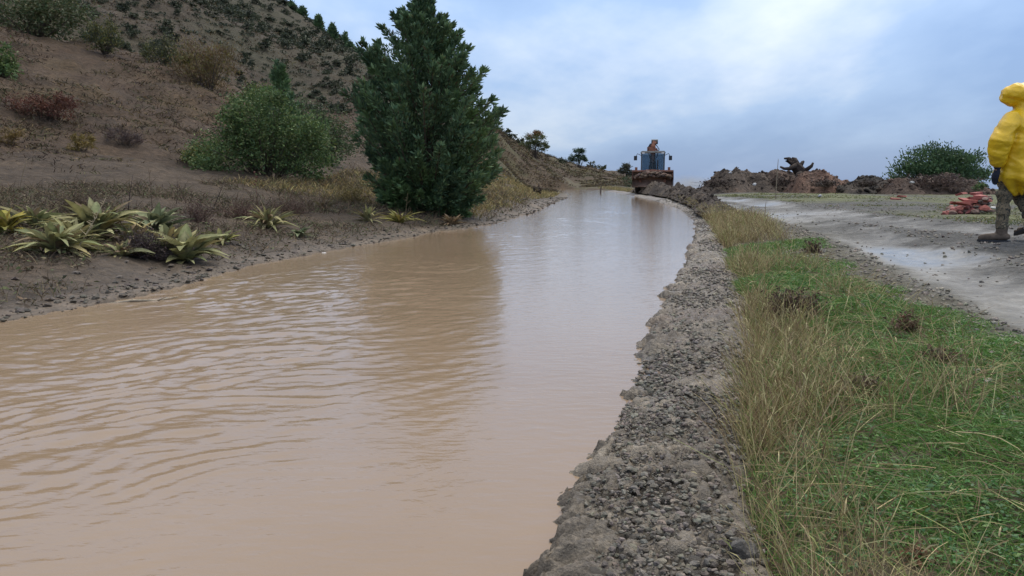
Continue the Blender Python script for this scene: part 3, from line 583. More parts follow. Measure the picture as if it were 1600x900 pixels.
def twig_clump(px, y, w, h, cols, label, n=260, name='dead_shrub', cat='dead shrub', group='dead shrubs', mat=None, loc=None, wd=.006):
    k = u_(y); loc = loc or at_ground(px, y, -.02); root = thing(name, loc, label, cat, group); mb = MB()
    az = rng.uniform(0, 6.28, n); el = rng.uniform(.25, 1.45, n); D = np.stack([np.cos(az) * np.cos(el), np.sin(az) * np.cos(el), np.sin(el)], 1)
    L = np.minimum(h * k / np.maximum(np.sin(el), .2), w * .55 * k / np.maximum(np.cos(el), .3)) * rng.uniform(.5, 1.1, n); P = rng.normal(size=(n, 3)) * [w * k * .13, w * k * .1, 0]
    ribbons(mb, P, D, L, wd, .25, 4, [1, .8, .6, .4, 0], pick(cols, n), wob=.06); mb.build('twigs', M_STRAW, root)
    m2 = MB(); m = n * 3; i = rng.integers(0, n, m); t = rng.uniform(.35, 1, m); Q = P[i] + D[i] * (L[i] * t)[:, None]; Q[:, 2] -= .25 * .75 * L[i] * t ** 2
    ribbons(m2, Q, rng.normal(size=(m, 3)) + D[i] * .6, rng.uniform(.5, 1.2, m) * wd * 5, wd * 2.2, .3, 2, [.5, 1, 0], pick(cols, m, .3)); m2.build('withered_leaves', M_STRAW, root)
    return root
twig_clump(232, 8.6, 74, 62, [(.07, .05, .05), (.05, .04, .04), (.09, .065, .055)], 'dark matted twig clump between the mullein rosettes', 420)
twig_clump(310, 11.8, 60, 50, [(.12, .075, .06), (.09, .06, .05)], 'brown dead shrub behind the yellowish rosette', 240)
twig_clump(120, 11.4, 80, 46, [(.12, .085, .05), (.09, .065, .05)], 'brown dead shrub behind the largest rosette', 260)
twig_clump(380, 13.4, 70, 44, [(.13, .075, .06), (.10, .065, .05)], 'reddish brown dead shrub left of the grassy rosette', 260)
twig_clump(455, 15.2, 80, 40, [(.13, .08, .06), (.10, .065, .05)], 'brown dead shrub under the wide green bush', 260)
twig_clump(548, 19, 50, 44, [(.2, .16, .06), (.15, .12, .06)], 'yellowish dry shrub beside the juniper on its left', 220, wd=.01)

# scattered weeds over the far bank (uncountable)
def scatter_left(n, y0, y1, smin, smax, pw=1.0):
    yy = y0 * np.exp(rng.uniform(0, 1, n) * math.log(y1 / y0)); sx = smin + (smax - smin) * rng.uniform(0, 1, n) ** pw; xx = xl(yy) - sx
    return xx, yy, sx
mb = MB()
xx, yy, sx = scatter_left(26000, 6, 30, .35, 7.0, .8); keep = fbm(xx * .8, yy * .8, o=3, seed=131) + .34 * (yy > 9) > -.04; xx, yy = xx[keep], yy[keep]; n = len(xx)
P = np.stack([xx, yy, ground(xx, yy) - .01], 1); D = rng.normal(size=(n, 3)) * [.55, .55, .2] + [0, 0, .9]
ribbons(mb, P, D, rng.uniform(.05, .30, n) * (.6 + .05 * yy), .005 + .0005 * yy, .4, 3, None, pick([(.12, .085, .055), (.085, .058, .042), (.16, .12, .07), (.075, .06, .038), (.10, .10, .048)], n, .3))
n = 20000; i = rng.integers(0, len(P), n); Q = P[i] + rng.normal(size=(n, 3)) * [.06, .06, .03] + [0, 0, .04]
ribbons(mb, Q, rng.normal(size=(n, 3)) * [1, 1, .4], rng.uniform(.02, .065, n), rng.uniform(.012, .03, n), .3, 2, [.4, 1, 0], pick([(.15, .105, .065), (.11, .08, .055), (.19, .15, .09), (.08, .08, .045), (.10, .12, .05)], n, .3))
mb.build('bank_weeds', M_STRAW, label='brown withered weeds and leaf litter covering the far bank', cat='weeds', kind='stuff')
# dry grass beyond the juniper along the water, and on the slopes
mb = MB()
xx, yy, sx = scatter_left(16000, 19, 60, .7, 7.0, 1.0); n = len(xx); P = np.stack([xx, yy, ground(xx, yy) - .02], 1)
ribbons(mb, P, rng.normal(size=(n, 3)) * [.4, .4, .1] + [0, 0, 1], rng.uniform(.12, .38, n), .012 + .0005 * yy, .45, 2, [1, .7, 0], pick([(.30, .22, .085), (.24, .17, .075), (.20, .17, .07), (.15, .14, .055), (.34, .27, .12)], n, .25))
mb.build('dry_grass', M_STRAW, label='pale dry grass fringing the far bank beyond the juniper', cat='dry grass', kind='stuff')
mb = MB(); n0 = 22000; a = np.where(np.arange(n0) < 16000, rng.uniform(-.72, .12, n0), rng.uniform(-.06, .16, n0)); d = np.where(np.arange(n0) < 16000, 17 * np.exp(rng.uniform(0, 1, n0) * math.log(8)), rng.uniform(38, 160, n0)); xx, yy = a * d, d; s_ = xl(yy) - xx
keep = ((s_ > np.where(yy > 62, .8, np.where(yy > 40, 3, 9))) | (yy > 97)) & (fbm(xx * .25, yy * .25, o=3, seed=141) > -.35) & ((yy > 21) | (rng.uniform(size=n0) < .15)); xx, yy = xx[keep], yy[keep]; m = len(xx); n = m * 7; i = np.repeat(np.arange(m), 7); sc = (0.10 + .0022 * yy)[i]
xx2 = xx[i] + rng.normal(size=n) * sc * 1.1; yy2 = yy[i] + rng.normal(size=n) * sc; P = np.stack([xx2, yy2, ground(xx2, yy2) - .03], 1)
base = pick([(.12, .088, .046), (.09, .062, .042), (.16, .115, .055), (.065, .062, .034), (.075, .052, .04), (.085, .08, .036), (.06, .045, .035)], m, .25)
ribbons(mb, P, rng.normal(size=(n, 3)) * [.6, .6, .2] + [0, 0, .8], rng.uniform(.7, 1.9, n) * sc, .014 + .0007 * yy2, .5, 2, [1, .7, 0], base[i] * rng.uniform(.75, 1.25, (n, 1)))
mb.build('slope_tussocks', M_STRAW, label='withered grass tussocks covering the brown hillside', cat='dry grass', kind='stuff')

# low shrubs dotted over the far hillside
bm_ = []
for k in range(7):
    a, b = MB(), MB(); lobes_bush(a, b, [(0, 0, .30, .85, .85, .62), (.4 * rng.normal(), .4 * rng.normal(), .25, .6, .6, .5)], 300, .24, [(.042, .054, .034), (.052, .063, .036), (.034, .043, .032), (.062, .068, .040)], stem=False, narrow=.6)
    bm_.append(b.mesh('hillside_shrub', M_LEAF))
n = 11000; px = rng.uniform(-60, 760, n); y_ = 60 + 107 * rng.uniform(size=n) ** .8; x_ = (px - 800) / F * y_; zz = ground(x_, y_)
py_ = 450 - F * ((zz - 1) * CP + y_ * SP) / (y_ * CP - (zz - 1) * SP)
ok = (py_ > -15) & ~((px > 545) & (rng.uniform(size=n) < .75)) & (vn(x_ * .05, y_ * .05, seed=151) > -.75 + .4 * rng.normal(size=n)); s1 = rng.uniform(.4, 1.0, n) ** 1.3 * np.where(y_ > 85, 1.5, .9)
for a_ in range(n):                                                       # keep them apart
    if ok[a_] and np.any(ok[:a_] & ((x_[:a_] - x_[a_]) ** 2 + ((y_[:a_] - y_[a_]) * .8) ** 2 < (.8 * (s1[a_] + s1[:a_])) ** 2)): ok[a_] = False
cand = list(zip(x_[ok], y_[ok], zz[ok], s1[ok]))[:2700]
cand.sort(key=lambda c: c[1] / c[3])
for k, (x_, y_, zz, s1) in enumerate(cand[:285]):
    o = newobj('hillside_shrub', bm_[k % 7], label='low dark grey green shrub dotted over the bare far hillside', cat='shrub', group='shrubs dotted over the far hillside')
    o.location = (x_, y_, zz - .12); o.scale = (s1, s1, s1 * rng.uniform(.7, 1.1)); o.rotation_euler = (0, 0, rng.uniform(0, 6.3))
mb = MB()
for x_, y_, zz, s1 in cand[285:]:
    n = 44; p = unit(rng.normal(size=(n, 3))) * rng.uniform(.5, 1, (n, 1)) * s1 * [.9, .9, .6]; p[:, 2] = np.abs(p[:, 2])
    ribbons(mb, p + [x_, y_, zz - .1], rng.normal(size=(n, 3)), .34 * s1, .22 * s1, .2, 2, [.4, 1, 0], pick([(.042, .054, .034), (.052, .063, .036), (.034, .043, .032)], n))
mb.build('hillside_scrub', M_LEAF, label='scrub of small dark shrubs on the upper hillside', cat='scrub', kind='stuff')
# junipers on the skyline
for k, (px, y, h, w) in enumerate([(498, 152, 20, 10), (520, 152, 22, 14), (540, 151, 26, 10), (472, 154, 14, 12), (455, 156, 12, 12), (548, 148, 18, 9), (428, 158, 12, 12)]):
    juniper('skyline_juniper', at_ground(px, y, -.3), [(q * h * u_(y), r_ * w * .5 * u_(y), r_ * w * .5 * u_(y)) for q, r_ in [(.02, .7), (.3, 1), (.6, .7), (.85, .3), (1, .03)]], 16, 60, ['dark pointed juniper on the hill skyline, third from the tall juniper', 'broad dark juniper on the hill skyline, just left of the tallest slim one', 'tallest slim juniper on the hill skyline beside the tall juniper', 'low dark juniper on the hill skyline, fourth from the tall juniper', 'low dark juniper on the hill skyline, fifth from the tall juniper', 'small slim juniper on the skyline touching the tall juniper outline', 'low juniper on the skyline nearest the top edge, farthest from the tall juniper'][k], 'tree', 'junipers on the hill skyline', spray=(.35, .6), thick=.7)
# small trees and bushes on the low hill in the distance
def round_tree(px, y, h, w, cols, label, base=.35, n=3200, leaf=.22, topc=None):
    k = u_(y); loc = at_ground(px, y, -.1); root = thing('hill_tree', loc, label, 'tree', 'small trees on the low hill'); a, b = MB(), MB(); H, Wd = h * k, w * k
    tube(a, [(0, 0, -.1), (.02 * H, 0, H * .25), (-.02 * H, 0, H * .55)], [.045 * H, .032 * H, .015 * H], 7, (.08, .06, .05))
    lobes_bush(a, b, [(-.22 * Wd, 0, .50 * H, .30 * Wd, .3 * Wd, .20 * H), (.22 * Wd, .1, .46 * H, .30 * Wd, .3 * Wd, .18 * H), (0, 0, .72 * H, .34 * Wd, .32 * Wd, .24 * H), (.36 * Wd, 0, .40 * H, .16 * Wd, .2 * Wd, .10 * H)], n, leaf, cols)
    if topc: lobes_bush(a, b, [(0, -.1, .80 * H, .25 * Wd, .25 * Wd, .18 * H)], n // 5, leaf, topc, stem=False)
    a.build('trunk', M_BARK, root, True); b.build('crown', M_LEAF, root)
round_tree(836, 124, 42, 42, [(.10, .12, .05), (.13, .14, .05), (.08, .10, .045)], 'small round tree with reddish top on the low hill beyond the juniper', topc=[(.25, .13, .06), (.2, .12, .06)])
round_tree(904, 148, 32, 27, [(.045, .08, .045), (.06, .095, .05)], 'small dark green round tree right of the reddish tree on the hill')
round_tree(978, 150, 26, 26, [(.10, .09, .075), (.075, .085, .05)], 'thin greyish little tree just left of the loader')
shrub(877, 142, 16, 13, GY, 'small dark bush between the two hill trees', 500, .25)
shrub(996, 92, 40, 18, [(.06, .085, .04), (.07, .09, .05)], 'green bush behind the loader on its left', 1000, .2)
shrub(840, 42, 10, 20, [(.05, .04, .03), (.07, .045, .035)], 'tiny dark bush on the far bank beyond the juniper', 300, .1)
for k, (px, y) in enumerate([(790, 133), (800, 133), (812, 134), (822, 134), (925, 160), (940, 165)]): shrub(px, y, 12, 11, GY, ['first small dark shrub on the hill crest beside the tall juniper', 'second small dark shrub on the hill crest from the tall juniper', 'third small dark shrub on the hill crest from the tall juniper', 'small dark shrub on the hill crest closest to the reddish tree', 'small crest shrub just right of the dark round tree', 'second crest shrub right of the dark round tree'][k], 250, .35, group='shrubs on the low hill crest left' if k < 4 else 'shrubs on the low hill crest right')

# ---------------------------------------------------------------- grass on the right bank (uncountable)
def right_pts(n, y0, y1, a0, a1, pw=1.0):
    """between the berm edge (0) and the green limit (1)"""
    yy = y0 * np.exp(rng.uniform(0, 1, n) * math.log(y1 / y0)); f = a0 + (a1 - a0) * rng.uniform(0, 1, n) ** pw
    xx = xb(yy) + .02 + (grn(yy) - xb(yy)) * f; return xx, yy, f
GC = [(.070, .165, .030), (.085, .195, .036), (.060, .140, .032), (.11, .21, .042), (.14, .19, .05)]
SC_ = [(.38, .31, .15), (.30, .24, .12), (.45, .38, .20), (.24, .17, .09), (.19, .13, .075), (.24, .25, .09)]
mb = MB()
xx, yy, f = right_pts(96000, 1.25, 11, -.035, 1.2); patch = fbm(xx * 1.2, yy * 1.2, o=3, seed=161) + .35 + .2 * sstep(.05, .35, f) - .9 * sstep(.85, 1.2, f) - .12
keep = patch > -.15 - .25 * rng.uniform(size=len(xx)); xx, yy, pt = xx[keep], yy[keep], patch[keep]; n = len(xx)
P = np.stack([xx, yy, ground(xx, yy) - .01], 1)
ribbons(mb, P, rng.normal(size=(n, 3)) * [.75, .75, .2] + [0, 0, .75], rng.uniform(.04, .15, n) * (.7 + .5 * np.clip(pt, 0, 1)), 0.0025 + .0007 * yy ** .8, .6, 2, [1, .75, 0], pick(GC, n, .25), tipc=1.15)
mb.build('green_grass', M_GRASS, label='short green grass growing between berm and track', cat='grass', kind='stuff')
mb = MB()                                                               # clover-like ground cover
xx, yy, f = right_pts(34000, 1.25, 9, .08, 1.05); keep = fbm(xx * 2.1, yy * 2.1, o=3, seed=171) - .8 * sstep(.8, 1.1, f) > -.05; xx, yy = xx[keep], yy[keep]; n = len(xx)
P = np.stack([xx, yy, ground(xx, yy) + rng.uniform(0, .035, n)], 1); L = rng.uniform(.008, .021, n) * (.8 + .05 * yy)
ribbons(mb, P, rng.normal(size=(n, 3)) * [1, 1, .35] + [0, 0, .15], L, L * .62, .2, 2, [.45, 1, 0], pick([(.060, .155, .036), (.080, .19, .045), (.065, .15, .06), (.12, .20, .05)], n, .25), side=unit(rng.normal(size=(n, 3)) * [1, 1, .3]))
mb.build('ground_cover', M_GRASS, label='small leafy green weeds creeping among the grass', cat='weeds', kind='stuff')
mb = MB()                                                               # tall straw
def straw(n, y0, y1, a0, a1, pw, l0, l1, thr, lean=.35, cols=SC_):
    xx, yy, f = right_pts(n, y0, y1, a0, a1, pw); keep = fbm(xx * 1.5 + 9, yy * .9, o=3, seed=181) > thr - .3 * rng.uniform(size=n); xx, yy = xx[keep], yy[keep]; m = len(xx)
    P = np.stack([xx, yy, ground(xx, yy) - .01], 1); D = rng.normal(size=(m, 3)) * [lean, lean, .1] + [0, 0, 1]; L = rng.uniform(l0, l1, m)
    ribbons(mb, P, D, L, .0017 + .00055 * yy ** .9, rng.uniform(.05, .55, m), 4, [1, .9, .75, .55, 0], pick(cols, m, .2), wob=.03)
    k = rng.uniform(size=m) < .28; q = P[k] + unit(D[k]) * (L[k] * .93)[:, None] - np.array([0, 0, .18]) * L[k][:, None]
    ribbons(mb, q, D[k], rng.uniform(.025, .06, k.sum()), .003 + .0006 * yy[k], .5, 2, [.5, 1, 0], pick(cols, k.sum(), .2))
straw(2600, 1.25, 6, -.02, .30, 1.6, .10, .38, -.35, .28)
straw(900, 1.25, 3.4, -.02, .22, 1.3, .10, .36, -2, .30)
straw(1700, 1.3, 6, .2, 1.0, 1.0, .10, .32, .15, .6)
straw(2400, 2.0, 13, -.01, .36, 1.5, .10, .36, -.12)
straw(5000, 28, 88, .0, 1.0, 1.0, .2, .5, -.4)
straw(2600, 5.5, 14, .0, .85, 1.4, .12, .40, .0)
straw(1100, 1.25, 3.2, .05, .7, 1.0, .16, .42, -.1, .3)
straw(9000, 11, 30, .0, .75, 1.2, .14, .44, -.3)
mb.build('tall_straw', M_STRAW, label='tall straw coloured dry grass along the berm', cat='dry grass', kind='stuff')
mb = MB(); n = 1900; i = rng.uniform(size=n); xx, yy, f = right_pts(n, 1.3, 9, .02, .95); P = np.stack([xx, yy, ground(xx, yy) + rng.uniform(.005, .05, n)], 1)
ribbons(mb, P, rng.normal(size=(n, 3)) * [1, 1, .18], rng.uniform(.06, .28, n), .0016 + .0005 * yy, .12, 4, [1, .9, .8, .6, 0], pick(SC_ + [(.14, .09, .06)], n, .25), wob=.05)
mb.build('fallen_straw', M_STRAW, label='fallen straw and stems lying in the grass', cat='dry grass', kind='stuff')
# verge beyond the track
mb = MB(); n = 14000; yy = 11 * np.exp(rng.uniform(0, 1, n) * math.log(5)); xx = TRK[0][0](yy) + .9 + rng.exponential(2.5, n); keep = fbm(xx * .6, yy * .4, o=3, seed=191) > -.1; xx, yy = xx[keep], yy[keep]; n = len(xx)
ribbons(mb, np.stack([xx, yy, ground(xx, yy) - .01], 1), rng.normal(size=(n, 3)) * [.6, .6, .2] + [0, 0, .8], rng.uniform(.05, .14, n), .012 + .0004 * yy, .5, 2, [1, .7, 0], pick([(.11, .13, .045), (.09, .125, .04), (.18, .15, .07), (.14, .14, .05)], n, .25))
mb.build('verge_grass', M_GRASS, label='thin green verge grass on the far side of the track', cat='grass', kind='stuff')

# dead weeds and marked stalks on the right bank
WR = [(.15, .085, .055), (.12, .07, .05), (.19, .13, .08), (.11, .11, .05)]; WB = [(.12, .085, .055), (.09, .065, .045), (.15, .11, .07)]
def weed(px, py, w, h, cols, label, n=170, wd=.0035):
    x_, y_ = gpt(px, py, .25); twig_clump(px, y_, w, h, cols, label, n, 'dead_weed', 'weed', 'dead weeds in the grass', loc=(x_, y_, gz(x_, y_) - .01), wd=wd + .0004 * y_)
weed(1240, 462, 84, 62, [(.10, .065, .045), (.075, .05, .04), (.12, .08, .05)], 'big dark brown dead weed clump beside the straw', 420)
weed(1420, 492, 50, 50, WR, 'reddish brown dead weed at the gravel edge', 200)
weed(1352, 570, 60, 40, WB, 'drooping brown seed stalk weed in the middle of the grass', 150)
weed(1468, 540, 50, 46, WR + WB, 'russet dead weed right of the drooping brown one', 180)
weed(1440, 785, 50, 40, [(.22, .11, .06), (.18, .10, .06), (.2, .16, .08)], 'orange red withered weed near the bottom', 60)
weed(1372, 905, 170, 110, [(.42, .32, .18), (.34, .25, .14), (.48, .38, .24)], 'pale dried weed tangle at the bottom edge', 260)
weed(1272, 384, 26, 34, [(.09, .05, .04), (.07, .04, .035)], 'dark dried weed on the far end of the grass strip', 120)
for px, py, s1, c_, lab in [(1549, 548, .026, (.45, .43, .39), 'pale flat stone in the gravel at right'), (1178, 604, .016, (.5, .47, .42), 'small white stone on the berm edge by the straw'), (1028, 535, .018, (.5, .48, .45), 'white stone near the water on the berm'), (505, 384, .05, (.55, .53, .5), 'white stone on the far muddy bank before the juniper'), (698, 366, .05, (.6, .6, .58), 'white stone at the water line under the juniper'), (1190, 888, .045, (.22, .19, .155), 'large brown stone at the foot of the berm near the bottom'), (1160, 850, .05, (.09, .08, .07), 'dark lump of mud where berm meets grass near the bottom'), (206, 452, .022, (.6, .58, .52), 'tiny white stone on the mud left of the rosettes')]:
    zz = .1 if 960 < px < 1230 else (.1 if px < 900 else .3); x_, y_ = gpt(px, py, zz); mb = MB(); stones(mb, [(0, 0, 0)], [s1], ICO2, [c_], .65, .2)
    o = mb.build('loose_stone', M_STONE, label=lab, cat='stone', group='single stones'); o.location = (x_, y_, max(gz(x_, y_), float(berm_z(x_, y_)) if 960 < px < 1170 else -1) + s1 * .35)
mb = MB(); tube(mb, [(0, 0, 0), (.17, .02, .02), (.36, 0, .01), (.52, .05, .03)], [.014, .012, .010, .005], 6, (.36, .30, .22)); tube(mb, [(.36, 0, .01), (.44, -.08, .05)], [.007, .003], 5, (.36, .3, .22))
o = mb.build('driftwood_branch', M_BARK, None, True, label='bare pale branch lying on the mud at the far water edge', cat='branch'); x_, y_ = gpt(170, 462, .06); o.location = (x_, y_, gz(x_, y_) + .02); o.rotation_euler = (0, 0, .35)

# ---------------------------------------------------------------- spoil heaps beyond the track
def heap(px0, px1, y, prof, depth, col, label, name='dirt_heap', rot=0, clods=260, dark=.5, cs=.12):
    """prof: (px, py) ridge line; a mound that falls away from it both ways"""
    pr = np.array(prof, float); k = u_(y); cx = (px0 + px1) / 2; x0 = xat(cx, y); gz0 = gz(x0, y); n, m = 120, 46
    us, vs = np.linspace(0, 1, n), np.linspace(-1, 1, m); U, Vv = np.meshgrid(us, vs, indexing='ij'); u1, v1 = U.ravel(), Vv.ravel(); px = px0 + (px1 - px0) * u1
    hh = np.array([max(.0, zat(p, y) - gz0) for p in np.interp(px[::m], pr[:, 0], pr[:, 1])]).repeat(m)
    hh = hh * np.clip(np.minimum(u1, 1 - u1) * 9, 0, 1) ** .7; hx = (px - cx) * k; wv = depth * (1 + .25 * fbm(hx * .5, v1 * 0 + y, o=2, seed=200)); hy = v1 * wv + .25 * depth * fbm(hx * .6, v1 * 0, o=2, seed=201)
    fall = np.clip(1 - np.abs(v1) ** 1.25, 0, 1); nz_ = fbm(hx * 1.1, hy * 1.1, o=4, seed=202 + int(px0)); rg = np.abs(fbm(hx * 2.6, hy * 2.6, o=4, seed=203))
    zz = hh * fall * (1 + .12 * nz_ * (np.abs(v1) > .05)) + fall * (.10 * nz_ + .13 * rg) * np.clip(hh / .5, .25, 1) * np.clip(np.minimum(u1, 1 - u1) * 14, 0, 1) - .10
    root = thing(name, (x0, y, gz0), label, 'heap', 'spoil heaps beside the track'); mb = MB()
    i, j = np.meshgrid(np.arange(n - 1), np.arange(m - 1), indexing='ij'); q = np.stack([i * m + j, (i + 1) * m + j, (i + 1) * m + j + 1, i * m + j + 1], -1).reshape(-1, 4)
    c = np.tile(np.array(col), (n * m, 1)); c = mixc(c, np.array(col) * 1.6 * [1.1, .95, .85], np.clip(nz_, 0, 1) * .5); c = mixc(c, np.array(col) * .5, np.clip(-nz_ * 1.3, 0, 1) * dark); mb.add(np.stack([hx, hy, zz], 1), [q], c)
    mb.build('soil', M_HEAP, root); mb = MB(); w = rng.integers(0, n * m, clods); S = cs * .25 + cs * rng.uniform(size=clods) ** 3
    stones(mb, np.stack([hx, hy, zz], 1)[w] + rng.normal(size=(clods, 3)) * [.06, .06, .01], S, ICO1, c[w] * rng.uniform(.7, 1.5, (clods, 1)), .8); mb.build('clods', M_HEAP, root, kind='stuff'); return root
EB, ED, ER = (.13, .095, .075), (.065, .058, .052), (.125, .08, .06)
def bank_ridge():
    n, m = 260, 26; t = np.linspace(0, 1, n); yy = 19 * (62 / 19) ** t; U, Vv = np.meshgrid(t, np.linspace(-1, 1, m), indexing='ij'); u1, v1 = U.ravel(), Vv.ravel(); y1 = 19 * (62 / 19) ** u1
    x1 = xb(y1) + .40 + v1 * (.55 + .004 * (y1 - 19)); hh = np.interp(y1, [19, 22, 26, 31, 36, 44, 54, 62], [.0, .12, .28, .40, .44, .56, .60, .2]); fall = np.clip(1 - np.abs(v1) ** 1.4, 0, 1)
    z1 = ground(x1, y1) * .0 + .27 + fall * hh * (1 + .35 * fbm(x1 * .9, y1 * .9, o=3, seed=231)) + .16 * np.abs(fbm(x1 * 2.4, y1 * 2.4, o=4, seed=232)) * fall - .12
    root = thing('dirt_ridge', (0, 0, 0), 'long low ridge of dark spoil along the canal in front of the loader', 'heap', 'spoil heaps beside the track'); mb = MB(); i, j = np.meshgrid(np.arange(n - 1), np.arange(m - 1), indexing='ij'); q = np.stack([i * m + j, i * m + j + 1, (i + 1) * m + j + 1, (i + 1) * m + j], -1).reshape(-1, 4)
    nn = fbm(x1 * 1.5, y1 * 1.5, o=3, seed=233); c = mixc(np.tile([.062, .05, .042], (n * m, 1)), (.11, .085, .065), np.clip(nn, 0, 1)); V = np.stack([x1, y1, z1], 1); mb.add(V, [q], c); mb.build('soil', M_HEAP, root)
    mb = MB(); w = rng.integers(0, n * m, 900); stones(mb, V[w] + rng.normal(size=(900, 3)) * [.05, .05, .01], .02 + .08 * rng.uniform(size=900) ** 3, ICO1, c[w] * rng.uniform(.7, 1.6, (900, 1)), .8); mb.build('clods', M_HEAP, root, kind='stuff')
bank_ridge()
heap(1094, 1200, 46, [(1094, 287), (1112, 278), (1130, 259), (1140, 264), (1150, 257), (1165, 268), (1180, 268), (1200, 275)], 2.4, (.085, .066, .053), 'brown spoil heap with twin peaks right of the loader')
heap(1165, 1262, 47, [(1165, 278), (1185, 267), (1207, 264), (1225, 268), (1245, 270), (1262, 280)], 2.2, (.075, .056, .045), 'flat topped brown heap in the middle under the stump')
heap(1232, 1330, 43, [(1232, 286), (1252, 268), (1278, 261), (1298, 270), (1318, 283), (1330, 290)], 2.2, ER, 'reddish brown spoil heap right of the uprooted stump')
heap(1300, 1398, 41, [(1300, 293), (1322, 288), (1345, 278), (1368, 272), (1382, 279), (1398, 289)], 2.0, (.05, .044, .038), 'dark grey spoil heap left of the green bush')
heap(1372, 1545, 38.5, [(1372, 290), (1400, 281), (1440, 275), (1475, 271), (1510, 280), (1545, 291)], 2.0, (.085, .062, .05), 'brown heap of soil and brushwood before the green bush', clods=420)
k = u_(38); twig_clump(1462, 38, 120, 34, [(.10, .07, .06), (.13, .09, .07), (.08, .06, .055)], 'tangle of dead branches on the heap before the green bush', 420, 'brush_pile', 'brush pile', loc=(xat(1462, 38), 38, gz(xat(1462, 38), 38) + .15), wd=.03)
for k_, (px, y, w, h, lab) in enumerate([(1120, 43.6, 60, 16, 'bare sticks poking from the twin peaked heap'), (1215, 44.6, 70, 18, 'tangle of roots and sticks on the flat topped heap'), (1290, 40.8, 60, 16, 'thin sticks lying on the reddish heap'), (1352, 39, 50, 14, 'sticks on the dark grey heap')]):
    twig_clump(px, y, w, h, [(.07, .05, .042), (.10, .075, .06), (.05, .04, .035)], lab, 90, 'brush_pile', 'brush pile', loc=(xat(px, y), y, gz(xat(px, y), y) + .35), wd=.03)
# uprooted stump
xs, ysx = xat(1252, 44.5), 44.5; zs = zat(281, 44.5); k = u_(44.5); root = thing('uprooted_stump', (xs, ysx, zs), 'dark uprooted tree stump with torn roots on the heaps', 'stump')
mb = MB(); pts = np.array([(8, 0, -12), (4, 0, 2), (-4, 0, 14), (-14, 0, 24)]) * k; tube(mb, pts, np.array([12, 11, 9, 8]) * k, 9, (.05, .038, .032)); V = mb.V[0]; V += (fbm(V[:, 0] * 5, V[:, 2] * 5, V[:, 1] * 5, o=3, seed=222) * .12)[:, None] * unit(V - pts.mean(0)); mb.build('trunk', M_BARK, root)
for a in [((-14, 0, 24), (-22, .3, 30), (-19, 0, 33)), ((-12, -.2, 22), (-22, -.3, 17), (-30, -.2, 17), (-34, 0, 20)), ((-8, 0, 24), (-8, .4, 32), (-12, .5, 34)), ((-4, .1, 18), (4, .4, 27), (6, .4, 29)), ((0, -.2, 12), (10, -.4, 21), (12, -.4, 26)), ((6, 0, 4), (18, -.2, 12), (20, -.3, 17)), ((-6, -.4, 10), (-14, -.7, 8), (-17, -.8, 2)), ((-10, .3, 26), (-17, .5, 33), (-24, .5, 33))]:
    m1 = MB(); q = np.array(a, float) * [k, 1, k]; r0 = 4.2 * k; tube(m1, q, np.linspace(r0, r0 * .35, len(q)), 6, (.045, .035, .03)); m1.build('root', M_BARK, root, True)
# green bush behind the heaps
k = u_(47)
bush('broadleaf_bush', at_ground(1464, 47, -.1), [(-42 * k, 0, 28 * k, 32 * k, 1.2, 26 * k), (-12 * k, 0, 46 * k, 40 * k, 1.4, 27 * k), (30 * k, 0, 42 * k, 38 * k, 1.4, 26 * k), (55 * k, 0, 22 * k, 24 * k, 1.0, 20 * k), (5 * k, -.4, 24 * k, 60 * k, 1.3, 24 * k), (-62 * k, 0, 12 * k, 18 * k, .8, 14 * k)], 13000, .19, [(.06, .11, .052), (.072, .125, .058), (.05, .09, .048), (.09, .14, .06)], 'spreading dark green bush behind the spoil heaps', up=1.3, narrow=.4)
shrub(1530, 37, 26, 18, GR, 'small green bush beside the person in yellow', 600, .12)
# red broken tiles and pale slabs
M_RED = material('red_clay', .75, .3, .3, 9, .01, 40)
for k_, (px, py, L, w, rz, c_) in enumerate([(1500, 317, .62, .16, .15, (.30, .085, .065)), (1516, 313, .60, .15, .22, (.34, .10, .08)), (1532, 310, .55, .16, .1, (.27, .075, .06)), (1545, 307, .45, .15, .5, (.33, .10, .085)), (1522, 319, .6, .15, -.1, (.25, .075, .06)), (1540, 317, .5, .17, .3, (.30, .09, .075)), (1553, 312, .4, .16, .7, (.36, .12, .1)), (1556, 303, .35, .14, .4, (.28, .08, .07)), (1536, 304, .4, .12, .6, (.24, .075, .06)), (1420, 312, .45, .14, .1, (.26, .085, .065)), (1432, 308, .4, .13, -.2, (.28, .1, .08))]):
    yb = 15.5 if px > 1490 else 26; x_ = xat(px, yb); z_ = zat(py, yb) ; m1 = MB(); s1 = 1.0 if px > 1490 else 1.3
    mb = MB(); boxm(mb, (0, 0, 0), (L * s1 * .55, w, .045 * s1), rng.uniform(-.3, .3), rng.uniform(-.15, .1), rz); V = mb.V[0]; V += rng.normal(size=V.shape) * .012
    mb.C[0] = np.tile(c_, (8, 1)); lab = ['lowest leftmost long red slab of the red rubble pile', 'red slab lying just behind the leftmost one', 'red slab in the middle of the red rubble pile', 'red slab at the back beside the person', 'dark red slab at the front of the rubble pile', 'tilted red slab near the front of the rubble pile', 'pale red slab closest to the standing person', 'top red slab behind the standing person', 'dark red slab on top of the rubble pile', 'red fragment lying alone on the verge left of the rubble', 'second red fragment on the verge beside the lone one'][k_]
    o = mb.build('red_slab', M_RED, label=lab, cat='rubble', group='red broken slabs', kind='thing'); o.location = (x_, yb + .1 * k_, max(z_, gz(x_, yb) + .02))
mb = MB(); n = 130; px = rng.uniform(1490, 1562, n); yb = 15.9 + rng.normal(0, .5, n); x_ = np.array([xat(a, b) for a, b in zip(px, yb)]); hh = np.clip((px - 1488) / 70, 0, 1) * .32 * rng.uniform(0, 1, n)
